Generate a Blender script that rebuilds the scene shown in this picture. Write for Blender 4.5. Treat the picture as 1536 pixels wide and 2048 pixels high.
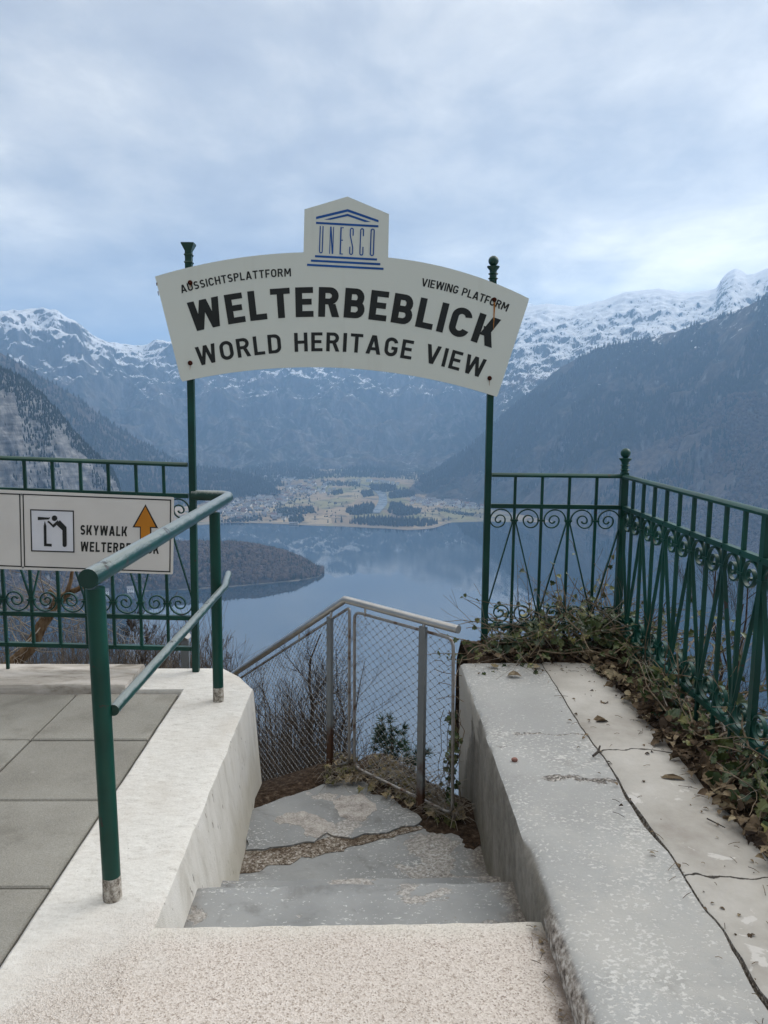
import bpy, bmesh, math, random
from mathutils import Vector, Matrix, noise
R = math.radians
random.seed(7)
for o in list(bpy.data.objects): bpy.data.objects.remove(o)
scene = bpy.context.scene
COL = scene.collection

# ---------------------------------------------------------------- camera
F = 1540.0                       # focal length in pixels of the 1536 x 2048 photograph
CAM = Vector((0.0, 0.0, 1.60))
PITCH, YAW, ROLL = R(7.7), R(1.23), R(-0.5)
fwd = Vector((math.sin(YAW) * math.cos(PITCH), math.cos(YAW) * math.cos(PITCH), -math.sin(PITCH)))
rgt = Vector((math.cos(YAW), -math.sin(YAW), 0))
upv = rgt.cross(fwd)
r2 = rgt * math.cos(ROLL) - upv * math.sin(ROLL)
u2 = upv * math.cos(ROLL) + rgt * math.sin(ROLL)
cd = bpy.data.cameras.new('camera'); cam = bpy.data.objects.new('camera', cd); COL.objects.link(cam)
cd.sensor_fit = 'VERTICAL'; cd.sensor_height = 36.0; cd.lens = F / 2048 * 36.0
cd.clip_start = 0.05; cd.clip_end = 60000
m = Matrix((r2, u2, -fwd)).transposed().to_4x4(); m.translation = CAM
cam.matrix_world = m
scene.camera = cam
# rays through points of the photograph, to find where things stand
def ray(px, py): return (fwd + r2 * ((px - 768) / F) - u2 * ((py - 1024) / F)).normalized()
def on_z(px, py, z):
    d = ray(px, py); return CAM + d * ((z - CAM.z) / d.z)
def on_y(px, py, y):
    d = ray(px, py); return CAM + d * ((y - CAM.y) / d.y)
def on_x(px, py, x):
    d = ray(px, py); return CAM + d * ((x - CAM.x) / d.x)
def on_plane(px, py, P, n):
    d = ray(px, py); return CAM + d * ((P - CAM).dot(n) / d.dot(n))
def at_d(px, py, dist):
    d = ray(px, py); return CAM + d * (dist / math.hypot(d.x, d.y))

# ---------------------------------------------------------------- sky, sun, exposure
SUN_EL, SUN_AZ = R(38), R(62)          # azimuth measured from +Y towards +X
world = bpy.data.worlds.new('World'); scene.world = world; world.use_nodes = True
def build_world():
    nt = world.node_tree; N = nt.nodes; L = nt.links; N.clear()
    def math_(op, a, b=None, clamp=False):
        n = N.new('ShaderNodeMath'); n.operation = op; n.use_clamp = clamp
        for i, v in enumerate((a, b)):
            if v is None: continue
            if isinstance(v, (int, float)): n.inputs[i].default_value = v
            else: L.new(v, n.inputs[i])
        return n.outputs[0]
    tc = N.new('ShaderNodeTexCoord'); sep = N.new('ShaderNodeSeparateXYZ'); L.new(tc.outputs['Generated'], sep.inputs[0])
    zc = math_('MAXIMUM', sep.outputs[2], 0.0); zz = math_('ADD', zc, 0.16)
    com = N.new('ShaderNodeCombineXYZ')
    L.new(math_('DIVIDE', sep.outputs[0], zz), com.inputs[0]); L.new(math_('DIVIDE', sep.outputs[1], zz), com.inputs[1])
    def nz(scale, det, rough, dist, off):
        mp = N.new('ShaderNodeMapping'); mp.inputs['Location'].default_value = off; mp.inputs['Scale'].default_value = (1.0, 0.8, 1)
        L.new(com.outputs[0], mp.inputs[0])
        n = N.new('ShaderNodeTexNoise'); n.inputs['Scale'].default_value = scale; n.inputs['Detail'].default_value = det
        n.inputs['Roughness'].default_value = rough; n.inputs['Distortion'].default_value = dist
        L.new(mp.outputs[0], n.inputs['Vector']); return n.outputs['Fac']
    def ramp(f, stops):
        r = N.new('ShaderNodeValToRGB'); L.new(f, r.inputs[0]); e = r.color_ramp.elements
        while len(e) < len(stops): e.new(0.5)
        for k, (p, c) in enumerate(stops): e[k].position = p; e[k].color = (*c, 1)
        return r.outputs[0]
    f = math_('ADD', math_('MULTIPLY', nz(0.85, 6, 0.54, 0.15, (3.1, 1.7, 0)), 0.62), math_('MULTIPLY', nz(3.4, 8, 0.62, 0.25, (0.3, 5.2, 0)), 0.38))
    clouds = ramp(f, [(0.36, (0.30, 0.315, 0.36)), (0.46, (0.39, 0.405, 0.43)), (0.54, (0.52, 0.52, 0.515)), (0.64, (0.75, 0.73, 0.68))])
    # brighter broken cloud low towards the sun side
    gd = ray(1400, 560)
    ez = math_('DIVIDE', math_('SUBTRACT', sep.outputs[2], gd.z), 0.075)
    ea = math_('DIVIDE', math_('SUBTRACT', math_('MULTIPLY', sep.outputs[0], gd.y), math_('MULTIPLY', sep.outputs[1], gd.x)), 0.30)
    g = math_('MULTIPLY', math_('POWER', 2.718, math_('MULTIPLY', math_('ADD', math_('MULTIPLY', ez, ez), math_('MULTIPLY', ea, ea)), -1.0)), math_('GREATER_THAN', sep.outputs[1], 0.0))
    glow = math_('MULTIPLY', g, math_('MULTIPLY', math_('SUBTRACT', f, 0.33, True), 3.2, True))
    mx = N.new('ShaderNodeMix'); mx.data_type = 'RGBA'; L.new(glow, mx.inputs['Factor']); L.new(clouds, mx.inputs['A']); mx.inputs['B'].default_value = (1.35, 1.25, 1.02, 1)
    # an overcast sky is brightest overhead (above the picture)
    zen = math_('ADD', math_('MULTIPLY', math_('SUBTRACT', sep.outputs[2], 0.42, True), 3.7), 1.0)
    # unseen sky behind the camera, dimmed to keep the sign's face darker
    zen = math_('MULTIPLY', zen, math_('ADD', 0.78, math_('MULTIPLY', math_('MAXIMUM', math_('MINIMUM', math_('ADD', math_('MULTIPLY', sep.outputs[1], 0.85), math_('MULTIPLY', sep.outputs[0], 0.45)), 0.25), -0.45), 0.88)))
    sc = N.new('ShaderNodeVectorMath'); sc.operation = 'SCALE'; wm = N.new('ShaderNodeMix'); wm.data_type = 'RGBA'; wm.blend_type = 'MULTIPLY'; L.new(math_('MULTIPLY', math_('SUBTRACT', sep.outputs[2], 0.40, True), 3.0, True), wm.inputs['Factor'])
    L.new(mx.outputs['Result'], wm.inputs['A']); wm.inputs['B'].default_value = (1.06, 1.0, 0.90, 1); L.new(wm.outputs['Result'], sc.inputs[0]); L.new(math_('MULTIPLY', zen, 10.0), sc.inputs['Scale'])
    sky = N.new('ShaderNodeTexSky'); sky.sky_type = 'NISHITA'; sky.sun_disc = False
    sky.sun_elevation = SUN_EL; sky.sun_rotation = SUN_AZ
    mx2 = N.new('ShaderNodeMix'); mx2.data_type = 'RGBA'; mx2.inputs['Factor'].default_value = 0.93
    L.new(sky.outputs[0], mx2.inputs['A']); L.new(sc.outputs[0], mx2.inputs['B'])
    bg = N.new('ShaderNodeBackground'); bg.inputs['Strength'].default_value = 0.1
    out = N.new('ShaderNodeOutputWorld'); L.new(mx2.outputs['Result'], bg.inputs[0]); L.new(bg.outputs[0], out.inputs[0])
build_world()
sl = bpy.data.lights.new('sun', 'SUN'); sl.energy = 1.5; sl.angle = R(40); sl.color = (1, 0.975, 0.94)
so = bpy.data.objects.new('sun', sl); COL.objects.link(so)
sd = Vector((math.sin(SUN_AZ) * math.cos(SUN_EL), math.cos(SUN_AZ) * math.cos(SUN_EL), math.sin(SUN_EL)))
so.rotation_euler = sd.to_track_quat('Z', 'Y').to_euler()
scene.view_settings.view_transform = 'Standard'; scene.view_settings.look = 'None'
scene.view_settings.exposure = 0.71; scene.view_settings.gamma = 1.0
scene.render.engine = 'CYCLES'
scene.cycles.use_denoising = True
scene.cycles.max_bounces = 5; scene.cycles.volume_bounces = 2; scene.cycles.transparent_max_bounces = 4
scene.cycles.diffuse_bounces = 3; scene.cycles.glossy_bounces = 3

# ---------------------------------------------------------------- material helper
class Nodes:
    def __init__(s, name, rough=0.7, spec=0.3, metal=0.0):
        s.m = bpy.data.materials.new(name); s.m.use_nodes = True
        s.N = s.m.node_tree.nodes; s.L = s.m.node_tree.links
        s.b = s.N['Principled BSDF']; s.b.inputs['Roughness'].default_value = rough
        s.b.inputs['Specular IOR Level'].default_value = spec; s.b.inputs['Metallic'].default_value = metal
        s.tc = s.N.new('ShaderNodeTexCoord'); s.obj = s.tc.outputs['Object']
        s.geo = s.N.new('ShaderNodeNewGeometry'); s.pos = s.geo.outputs['Position']; s.nor = s.geo.outputs['Normal']
    def put(s, inp, v):
        if isinstance(v, bpy.types.NodeSocket): s.L.new(v, inp)
        elif isinstance(v, (tuple, list)) and len(v) == 3 and inp.type == 'RGBA': inp.default_value = (*v, 1)
        else: inp.default_value = v
    def map(s, scale=(1, 1, 1), loc=(0, 0, 0), rot=(0, 0, 0), vec=None):
        n = s.N.new('ShaderNodeMapping'); n.inputs['Scale'].default_value = scale; n.inputs['Location'].default_value = loc; n.inputs['Rotation'].default_value = rot
        s.L.new(vec or s.pos, n.inputs[0]); return n.outputs[0]
    def noise(s, scale, det=4, rough=0.55, dist=0.0, vec=None):
        n = s.N.new('ShaderNodeTexNoise'); n.inputs['Scale'].default_value = scale; n.inputs['Detail'].default_value = det
        n.inputs['Roughness'].default_value = rough; n.inputs['Distortion'].default_value = dist
        s.L.new(vec or s.pos, n.inputs['Vector']); return n.outputs['Fac']
    def voro(s, scale, feat='F1', vec=None, out='Distance', rnd=1.0):
        n = s.N.new('ShaderNodeTexVoronoi'); n.feature = feat; n.inputs['Scale'].default_value = scale; n.inputs['Randomness'].default_value = rnd
        s.L.new(vec or s.pos, n.inputs['Vector']); return n.outputs[out]
    def math(s, op, a, b=0.0, clamp=False):
        n = s.N.new('ShaderNodeMath'); n.operation = op; n.use_clamp = clamp; s.put(n.inputs[0], a); s.put(n.inputs[1], b); return n.outputs[0]
    def mix(s, f, a, b, mode='MIX'):
        n = s.N.new('ShaderNodeMix'); n.data_type = 'RGBA'; n.blend_type = mode
        s.put(n.inputs['Factor'], f); s.put(n.inputs['A'], a); s.put(n.inputs['B'], b); return n.outputs['Result']
    def step(s, v, lo, hi):
        n = s.N.new('ShaderNodeMapRange'); n.interpolation_type = 'SMOOTHSTEP'; s.put(n.inputs[0], v)
        n.inputs[1].default_value = lo; n.inputs[2].default_value = hi; return n.outputs[0]
    def sep(s, v=None):
        n = s.N.new('ShaderNodeSeparateXYZ'); s.L.new(v or s.pos, n.inputs[0]); return n.outputs
    def ramp(s, f, stops):
        r = s.N.new('ShaderNodeValToRGB'); s.put(r.inputs[0], f); e = r.color_ramp.elements
        while len(e) < len(stops): e.new(0.5)
        for k, (p, c) in enumerate(stops): e[k].position = p; e[k].color = (*c, 1)
        return r.outputs[0]
    def base(s, c): s.put(s.b.inputs['Base Color'], c); return s
    def rough(s, v): s.put(s.b.inputs['Roughness'], v); return s
    def bump(s, h, strength=0.4, dist=0.01):
        n = s.N.new('ShaderNodeBump'); n.inputs['Strength'].default_value = strength; n.inputs['Distance'].default_value = dist
        s.put(n.inputs['Height'], h); s.L.new(n.outputs[0], s.b.inputs['Normal']); return s
M = {}
def plain(name, col, rough=0.6, spec=0.3, metal=0.0, var=0.15, scale=8.0, bump=0.0):
    n = Nodes(name, rough, spec, metal)
    f = n.noise(scale, 5)
    lo = tuple(c * (1 - var) for c in col); hi = tuple(min(1, c * (1 + var)) for c in col)
    n.base(n.mix(n.step(f, 0.3, 0.7), lo, hi))
    if bump: n.bump(f, bump, 0.02)
    M[name] = n.m; return n

def mats_near():
    # green paint, chipped to dark metal
    n = Nodes('green_paint', 0.38, 0.35)
    w = n.noise(14, 8, 0.65); w2 = n.noise(60, 3)
    chip = n.step(n.math('ADD', w, n.math('MULTIPLY', w2, 0.12)), 0.705, 0.73)
    c = n.mix(n.step(n.noise(3.5, 4), 0.35, 0.7), (0.0015, 0.037, 0.027), (0.003, 0.060, 0.043))
    n.base(n.mix(chip, c, (0.035, 0.03, 0.025))); n.rough(n.math('ADD', 0.3, n.math('MULTIPLY', w, 0.25))); n.bump(w2, 0.12, 0.002)
    M['green'] = n.m
    n = Nodes('green_paint_worn', 0.3, 0.5)
    st = n.noise(9, 7, 0.7, vec=n.map((6, 1, 6)))
    up = n.step(n.math('ADD', n.sep(n.nor)[2], n.math('MULTIPLY', n.math('SUBTRACT', st, 0.5), 1.5)), 0.25, 0.85)
    c = n.mix(n.step(n.noise(5, 5), 0.35, 0.7), (0.0015, 0.032, 0.024), (0.003, 0.052, 0.037))
    c = n.mix(n.math('MULTIPLY', up, 0.9), c, (0.24, 0.27, 0.26))
    c = n.mix(n.step(n.noise(12, 7, 0.72), 0.60, 0.63), c, (0.045, 0.042, 0.038))
    n.base(c); n.bump(st, 0.1, 0.002); M['worn'] = n.m
    n = Nodes('bare_post_foot', 0.75, 0.2)
    n.base(n.ramp(n.noise(45, 8, 0.7), [(0.38, (0.06, 0.045, 0.035)), (0.5, (0.30, 0.27, 0.23)), (0.62, (0.55, 0.52, 0.47))])); n.bump(n.noise(50, 5), 0.5, 0.004); M['foot'] = n.m
    plain('dark_green', (0.004, 0.042, 0.030), 0.35, 0.5)
    # steels
    n = Nodes('galvanised_steel', 0.55, 0.5, 0.5)
    z = n.sep()[2]
    rust = n.step(n.math('ADD', n.math('MULTIPLY', z, -1.0), n.math('MULTIPLY', n.noise(9, 6), 0.5)), 0.48, 0.62)
    n.base(n.mix(rust, n.mix(n.noise(6, 5), (0.15, 0.165, 0.175), (0.24, 0.255, 0.262)), (0.075, 0.035, 0.02))); n.bump(n.noise(70, 3), 0.1, 0.002); M['galv'] = n.m
    n = Nodes('stainless_steel', 0.32, 0.5, 0.85); n.base(n.mix(n.noise(10, 6, vec=n.map((1, 1, 1))), (0.36, 0.35, 0.34), (0.56, 0.55, 0.53))); n.rough(n.math('ADD', 0.25, n.math('MULTIPLY', n.noise(25, 4), 0.25))); M['steel'] = n.m
    n = Nodes('frame_steel', 0.45, 0.5, 0.6); n.base(n.mix(n.step(n.noise(18, 6), 0.5, 0.68), (0.30, 0.29, 0.28), (0.14, 0.085, 0.055))); M['frame'] = n.m
    plain('wire_rope', (0.20, 0.20, 0.20), 0.45, 0.5, 0.6)
    # sign
    n = Nodes('sign_enamel', 0.33, 0.45)
    st = n.noise(1.0, 5, vec=n.map((9, 9, 0.5)))
    c = n.mix(n.noise(1.6, 4), (0.67, 0.71, 0.65), (0.71, 0.745, 0.69))
    n.base(n.mix(n.math('MULTIPLY', n.step(st, 0.56, 0.8), 0.25), c, (0.45, 0.44, 0.37))); M['sign'] = n.m
    plain('sign_edge', (0.10, 0.06, 0.045), 0.7)
    plain('sign_white', (0.73, 0.71, 0.68), 0.4, 0.4, var=0.04, scale=3)
    plain('pictogram_white', (0.74, 0.76, 0.82), 0.4, 0.4, var=0.03)
    plain('ink_black', (0.012, 0.015, 0.015), 0.4, 0.4); plain('ink_blue', (0.006, 0.085, 0.33), 0.4, 0.4)
    plain('arrow_orange', (0.56, 0.21, 0.012), 0.45, 0.4, var=0.08)
    plain('bolt_rust', (0.055, 0.014, 0.008), 0.85, 0.1, var=0.5, scale=80); plain('rust_streak', (0.34, 0.15, 0.045), 0.7, 0.2, var=0.35, scale=30)
    # white concrete of the left wall, fading into the pink aggregate near the platform
    def aggregate(n):
        v = n.voro(210, out='Color'); vs = n.sep(v)
        d = n.voro(210)
        fine = n.noise(170, 4, 0.7)
        c = n.ramp(n.math('ADD', n.math('MULTIPLY', vs[0], 0.55), n.math('MULTIPLY', fine, 0.45)), [(0.20, (0.26, 0.215, 0.18)), (0.34, (0.48, 0.42, 0.37)), (0.52, (0.57, 0.51, 0.46)), (0.8, (0.67, 0.615, 0.565))])
        pit = n.step(n.noise(120, 4, 0.75), 0.62, 0.69)
        c = n.mix(n.math('MULTIPLY', pit, 0.5), c, (0.24, 0.20, 0.175))
        c = n.mix(n.math('MULTIPLY', n.step(n.noise(1.7, 6, 0.6), 0.40, 0.72), 0.30), c, (0.40, 0.355, 0.31))
        return c, n.math('SUBTRACT', n.math('MULTIPLY', d, 1.2), n.math('MULTIPLY', pit, 0.8))
    def whitewash(n):
        br = n.noise(16, 7, 0.72, 0.4, vec=n.map((1.0, 2.6, 1.0), rot=(0, 0, R(35))))
        f2 = n.noise(120, 4, 0.7)
        c = n.ramp(n.math('ADD', n.math('MULTIPLY', br, 0.6), n.math('MULTIPLY', f2, 0.4)), [(0.32, (0.36, 0.335, 0.30)), (0.44, (0.58, 0.56, 0.52)), (0.62, (0.70, 0.685, 0.645))])
        c = n.mix(n.math('MULTIPLY', n.step(n.noise(2.2, 7, 0.62), 0.46, 0.72), 0.55), c, (0.50, 0.46, 0.405))
        c = n.mix(n.step(n.voro(19, rnd=1), 0.05, 0.035), c, (0.30, 0.27, 0.24))
        return c, n.math('ADD', n.math('MULTIPLY', br, 0.8), n.math('MULTIPLY', f2, 0.6))
    n = Nodes('whitewashed_concrete', 0.85, 0.15)
    cw, hw = whitewash(n); ca, ha = aggregate(n)
    x, y, z = n.sep()[:3]
    nzv = n.math('MULTIPLY', n.noise(3.0, 6), 0.9)
    pf = n.step(n.math('SUBTRACT', n.math('ADD', n.math('MULTIPLY', x, 0.9), nzv), n.math('MULTIPLY', y, 1.0)), -2.62, -2.02)
    side = n.math('SUBTRACT', 1.0, n.step(n.math('ABSOLUTE', n.sep(n.nor)[2]), 0.3, 0.6))
    drip = n.noise(6, 7, 0.65, 0.8, vec=n.map((1.6, 1.6, 0.6), rot=(R(-35), 0, 0)))
    ws = n.ramp(drip, [(0.26, (0.42, 0.395, 0.35)), (0.46, (0.56, 0.54, 0.495)), (0.66, (0.62, 0.60, 0.56))])
    pk = n.step(n.noise(40, 4, 0.6, vec=n.map((1, 1, 0.35), rot=(R(-20), 0, 0))), 0.655, 0.69)
    ws = n.mix(n.math('MULTIPLY', pk, 0.75), ws, (0.17, 0.15, 0.13))
    low = n.step(n.math('ADD', n.math('MULTIPLY', z, -1), n.math('MULTIPLY', n.noise(7, 5), 0.3)), 0.33, 0.6)
    ws = n.mix(n.math('MULTIPLY', low, 0.5), ws, (0.40, 0.365, 0.28))
    c = n.mix(n.math('MULTIPLY', pf, n.math('SUBTRACT', 1.0, side)), cw, ca)
    n.base(n.mix(side, c, ws)); n.bump(n.math('ADD', hw, n.math('MULTIPLY', ha, pf)), 0.55, 0.006); M['whitewash'] = n.m
    n = Nodes('pink_aggregate', 0.85, 0.15); c, h = aggregate(n)
    x, y, z = n.sep()[:3]
    cw, hw = whitewash(n)
    pf = n.step(n.math('SUBTRACT', n.math('ADD', n.math('MULTIPLY', x, 0.9), n.math('MULTIPLY', n.noise(3.0, 6), 0.9)), n.math('MULTIPLY', y, 1.0)), -2.62, -2.02)
    c = n.mix(pf, cw, c)
    dirt = n.step(n.math('ADD', x, n.math('MULTIPLY', n.noise(11, 6, 0.7), 0.16)), 0.565, 0.64)
    c = n.mix(n.math('MULTIPLY', dirt, 0.85), c, (0.11, 0.085, 0.07))
    edge = n.step(n.math('ADD', y, n.math('MULTIPLY', n.noise(9, 4), 0.1)), 2.17, 2.27)
    c = n.mix(n.math('MULTIPLY', edge, 0.45), c, (0.60, 0.585, 0.52))
    n.base(c); n.bump(h, 0.35, 0.005); M['pink'] = n.m
    # grey coating with white flakes (right wall)
    def flakes(n, dens=0.0, sc=1.0):
        area = n.noise(2.1 * sc, 6, 0.66)
        fl = n.noise(62 * sc, 6, 0.68, 0.2, vec=n.map((1, 1.3, 1)))
        return n.step(n.math('ADD', fl, n.math('MULTIPLY', area, 0.42)), 0.79 - dens, 0.86 - dens)
    n = Nodes('grey_coating', 0.7, 0.25)
    x, y, z = n.sep()[:3]
    g = n.mix(n.step(n.noise(2.2, 5), 0.3, 0.7), (0.345, 0.345, 0.335), (0.435, 0.435, 0.42))
    g = n.mix(n.math('MULTIPLY', n.noise(90, 4), 0.35), g, (0.25, 0.245, 0.235))
    fl = flakes(n, 0.045)
    g = n.mix(n.math('MULTIPLY', n.step(n.noise(1.6, 7, 0.66, 0.5), 0.50, 0.66), 0.55), g, (0.47, 0.455, 0.42))
    g = n.mix(n.math('MULTIPLY', n.step(n.noise(4.2, 7, 0.7, 0.3), 0.56, 0.70), 0.45), g, (0.24, 0.23, 0.21))
    hair = n.voro(1.9, 'DISTANCE_TO_EDGE', vec=n.map((1, 0.8, 1), vec=None))
    wv = n.noise(5, 6, 0.65)
    hl = n.math('MULTIPLY', n.step(n.math('ADD', hair, n.math('MULTIPLY', n.math('SUBTRACT', wv, 0.5), 0.09)), 0.004, 0.0), n.step(n.noise(1.4, 3), 0.50, 0.60))
    g = n.mix(n.math('MULTIPLY', hl, 0.0), g, (0.07, 0.065, 0.06))
    c = n.mix(n.math('MULTIPLY', fl, 0.8), g, (0.62, 0.61, 0.58))
    wob = n.math('MULTIPLY', n.math('SUBTRACT', n.noise(7, 6, 0.65), 0.5), 0.16)
    crk = None
    for (y0, x0, x1, wd) in ((on_z(1090, 1470, .1).y, 0.66, 1.04, 0.012), (on_z(1150, 1560, .1).y, 0.70, 1.05, 0.030), (on_z(1010, 1500, .1).y, 0.56, 0.66, 0.004)):
        d = n.math('ABSOLUTE', n.math('SUBTRACT', n.math('ADD', n.math('ADD', y, wob), n.math('MULTIPLY', x, 0.12)), y0 + 0.105))
        k = n.step(n.math('ADD', d, n.math('MULTIPLY', n.noise(23, 4), wd * 1.6)), wd * 1.5, wd * 1.1)
        k = n.math('MULTIPLY', k, n.math('MULTIPLY', n.step(x, x0, x0 + 0.05), n.step(x, x1 + 0.01, x1)))
        crk = k if crk is None else n.math('MAXIMUM', crk, k)
    grav = n.ramp(n.noise(95, 4), [(0.35, (0.05, 0.045, 0.04)), (0.52, (0.20, 0.18, 0.16)), (0.66, (0.55, 0.52, 0.48))])
    c = n.mix(crk, c, grav)
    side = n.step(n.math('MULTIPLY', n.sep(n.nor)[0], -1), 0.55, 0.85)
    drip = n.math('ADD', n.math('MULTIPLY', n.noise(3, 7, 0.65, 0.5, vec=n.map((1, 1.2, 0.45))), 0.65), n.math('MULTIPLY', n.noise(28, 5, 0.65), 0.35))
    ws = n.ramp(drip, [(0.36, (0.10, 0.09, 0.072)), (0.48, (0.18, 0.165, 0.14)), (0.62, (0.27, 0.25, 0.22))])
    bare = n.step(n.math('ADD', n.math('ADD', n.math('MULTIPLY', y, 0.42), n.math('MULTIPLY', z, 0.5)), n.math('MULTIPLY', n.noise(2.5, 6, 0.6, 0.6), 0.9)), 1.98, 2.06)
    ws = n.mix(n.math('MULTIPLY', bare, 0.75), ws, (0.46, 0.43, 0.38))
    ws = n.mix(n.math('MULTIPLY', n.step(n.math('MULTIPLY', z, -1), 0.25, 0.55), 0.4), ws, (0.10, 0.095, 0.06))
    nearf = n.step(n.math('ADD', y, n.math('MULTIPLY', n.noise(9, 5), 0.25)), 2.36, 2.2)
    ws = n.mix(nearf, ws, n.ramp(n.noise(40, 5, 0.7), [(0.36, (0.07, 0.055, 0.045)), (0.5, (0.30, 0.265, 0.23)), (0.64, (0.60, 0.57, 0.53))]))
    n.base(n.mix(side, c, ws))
    n.bump(n.math('ADD', n.math('MULTIPLY', fl, -0.5), n.math('SUBTRACT', n.math('MULTIPLY', n.noise(80, 4), 0.3), n.math('MULTIPLY', crk, 2.0))), 0.5, 0.004); M['greycoat'] = n.m
    n = Nodes('pale_screed', 0.85, 0.15)
    x, y, z = n.sep()[:3]
    c = n.ramp(n.noise(3.4, 7, 0.62), [(0.30, (0.34, 0.315, 0.28)), (0.5, (0.47, 0.45, 0.41)), (0.68, (0.56, 0.54, 0.50))])
    c = n.mix(n.step(n.noise(5.5, 6, 0.6, 0.4), 0.64, 0.66), c, (0.63, 0.61, 0.575))
    c = n.mix(n.math('MULTIPLY', n.noise(80, 5, 0.7), 0.3), c, (0.33, 0.29, 0.265))
    for yy, off in ((on_z(1450, 1755, .1).y, 0.0), (on_z(1300, 1502, .1).y, 0.0)):
        d = n.math('ABSOLUTE', n.math('SUBTRACT', n.math('ADD', y, n.math('MULTIPLY', n.math('SUBTRACT', n.noise(5, 5), 0.5), 0.12)), yy))
        c = n.mix(n.step(d, 0.006, 0.0025), c, (0.05, 0.045, 0.04))
    damp = n.step(n.math('ADD', x, n.math('MULTIPLY', n.noise(8, 6, 0.65), 0.26)), 1.42, 1.58)
    c = n.mix(n.math('MULTIPLY', damp, 0.85), c, (0.075, 0.058, 0.048))
    n.base(c); n.bump(n.noise(60, 6, 0.65), 0.35, 0.004); M['screed'] = n.m
    n = Nodes('soil', 0.95, 0.05); n.base(n.ramp(n.noise(35, 7, 0.7), [(0.35, (0.020, 0.014, 0.010)), (0.55, (0.065, 0.045, 0.032)), (0.72, (0.15, 0.12, 0.09))])); n.bump(n.noise(45, 6), 1.0, 0.02); M['soil'] = n.m
    n = Nodes('crack_grit', 0.95, 0.05); n.base(n.ramp(n.noise(110, 5, 0.7), [(0.34, (0.06, 0.05, 0.042)), (0.50, (0.20, 0.175, 0.15)), (0.64, (0.50, 0.47, 0.43))])); n.bump(n.noise(100, 4), 1.0, 0.008); M['grit'] = n.m
    # paving slabs
    n = Nodes('paving_slab', 0.9, 0.12)
    sp = n.noise(190, 4, 0.75); big = n.noise(2.4, 5)
    c = n.ramp(n.math('ADD', n.math('MULTIPLY', sp, 0.65), n.math('MULTIPLY', big, 0.35)), [(0.30, (0.16, 0.15, 0.13)), (0.48, (0.27, 0.26, 0.23)), (0.62, (0.36, 0.35, 0.315))])
    c = n.mix(n.math('MULTIPLY', n.step(n.noise(3.1, 7, 0.68, 0.4), 0.50, 0.68), 0.5), c, (0.15, 0.14, 0.12))
    c = n.mix(n.step(n.noise(120, 2), 0.72, 0.76), c, (0.42, 0.40, 0.36))
    c = n.mix(n.step(n.voro(2.3), 0.055, 0.03), c, (0.45, 0.43, 0.40))
    oi = n.N.new('ShaderNodeObjectInfo'); c = n.mix(n.math('MULTIPLY', oi.outputs['Random'], 0.28), c, (0.14, 0.132, 0.115))
    n.base(c); n.bump(sp, 0.35, 0.004); M['slab'] = n.m
    n = Nodes('kerb_stone', 0.9, 0.1)
    c = n.ramp(n.noise(4.0, 8, 0.68, 0.8, vec=n.map((0.6, 2, 2))), [(0.32, (0.16, 0.14, 0.115)), (0.45, (0.42, 0.385, 0.34)), (0.6, (0.60, 0.56, 0.515))])
    n.base(n.mix(n.math('MULTIPLY', n.noise(70, 5), 0.35), c, (0.28, 0.25, 0.21))); n.bump(n.noise(30, 6), 0.5, 0.006); M['kerb'] = n.m
    # landing: slate grey coating, worn
    n = Nodes('slate_coating', 0.62, 0.3)
    g = n.mix(n.step(n.noise(3.2, 5), 0.3, 0.7), (0.205, 0.210, 0.208), (0.285, 0.290, 0.285))
    fl = flakes(n, 0.0, 0.9)
    worn = n.step(n.noise(3.4, 7, 0.62, 0.4, vec=n.map((1, 1, 1), loc=(3.3, 0.7, 0))), 0.575, 0.60)
    g = n.mix(worn, g, n.ramp(n.noise(70, 5, 0.7), [(0.36, (0.17, 0.155, 0.14)), (0.52, (0.33, 0.31, 0.285)), (0.66, (0.48, 0.46, 0.43))]))
    c = n.mix(fl, g, (0.50, 0.50, 0.485))
    x, y, z = n.sep()[:3]; dn_ = n.math('MULTIPLY', n.noise(10, 7, 0.7), 0.22)
    drt = n.math('MAXIMUM', n.step(n.math('ADD', x, dn_), 0.56, 0.66), n.step(n.math('SUBTRACT', dn_, x), 0.665, 0.78))
    c = n.mix(n.math('MULTIPLY', drt, 0.85), c, n.ramp(n.noise(80, 5, 0.7), [(0.36, (0.055, 0.043, 0.034)), (0.52, (0.16, 0.135, 0.11)), (0.66, (0.38, 0.35, 0.31))]))
    c = n.mix(n.math('MULTIPLY', n.step(n.noise(5, 7, 0.68, 0.5), 0.54, 0.70), 0.5), c, (0.11, 0.105, 0.098))
    n.base(c); n.bump(n.math('ADD', n.math('MULTIPLY', n.noise(70, 4), 0.4), n.math('MULTIPLY', worn, -1.0)), 0.5, 0.005); M['slate'] = n.m
    n = Nodes('worn_cement', 0.9, 0.1); n.base(n.ramp(n.math('ADD', n.math('MULTIPLY', n.noise(16, 6, 0.65), 0.5), n.math('MULTIPLY', n.noise(110, 4, 0.7), 0.5)), [(0.34, (0.17, 0.15, 0.135)), (0.48, (0.34, 0.315, 0.29)), (0.64, (0.52, 0.49, 0.455))])); n.bump(n.noise(90, 5, 0.7), 0.8, 0.006); M['patch'] = n.m
    n = Nodes('gravel_mud', 0.95, 0.1)
    v = n.sep(n.voro(120, out='Color'))
    c = n.ramp(n.math('ADD', n.math('MULTIPLY', v[0], 0.5), n.math('MULTIPLY', n.noise(60, 5), 0.5)), [(0.24, (0.09, 0.068, 0.05)), (0.42, (0.185, 0.15, 0.118)), (0.60, (0.27, 0.235, 0.195)), (0.76, (0.50, 0.465, 0.42))])
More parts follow.
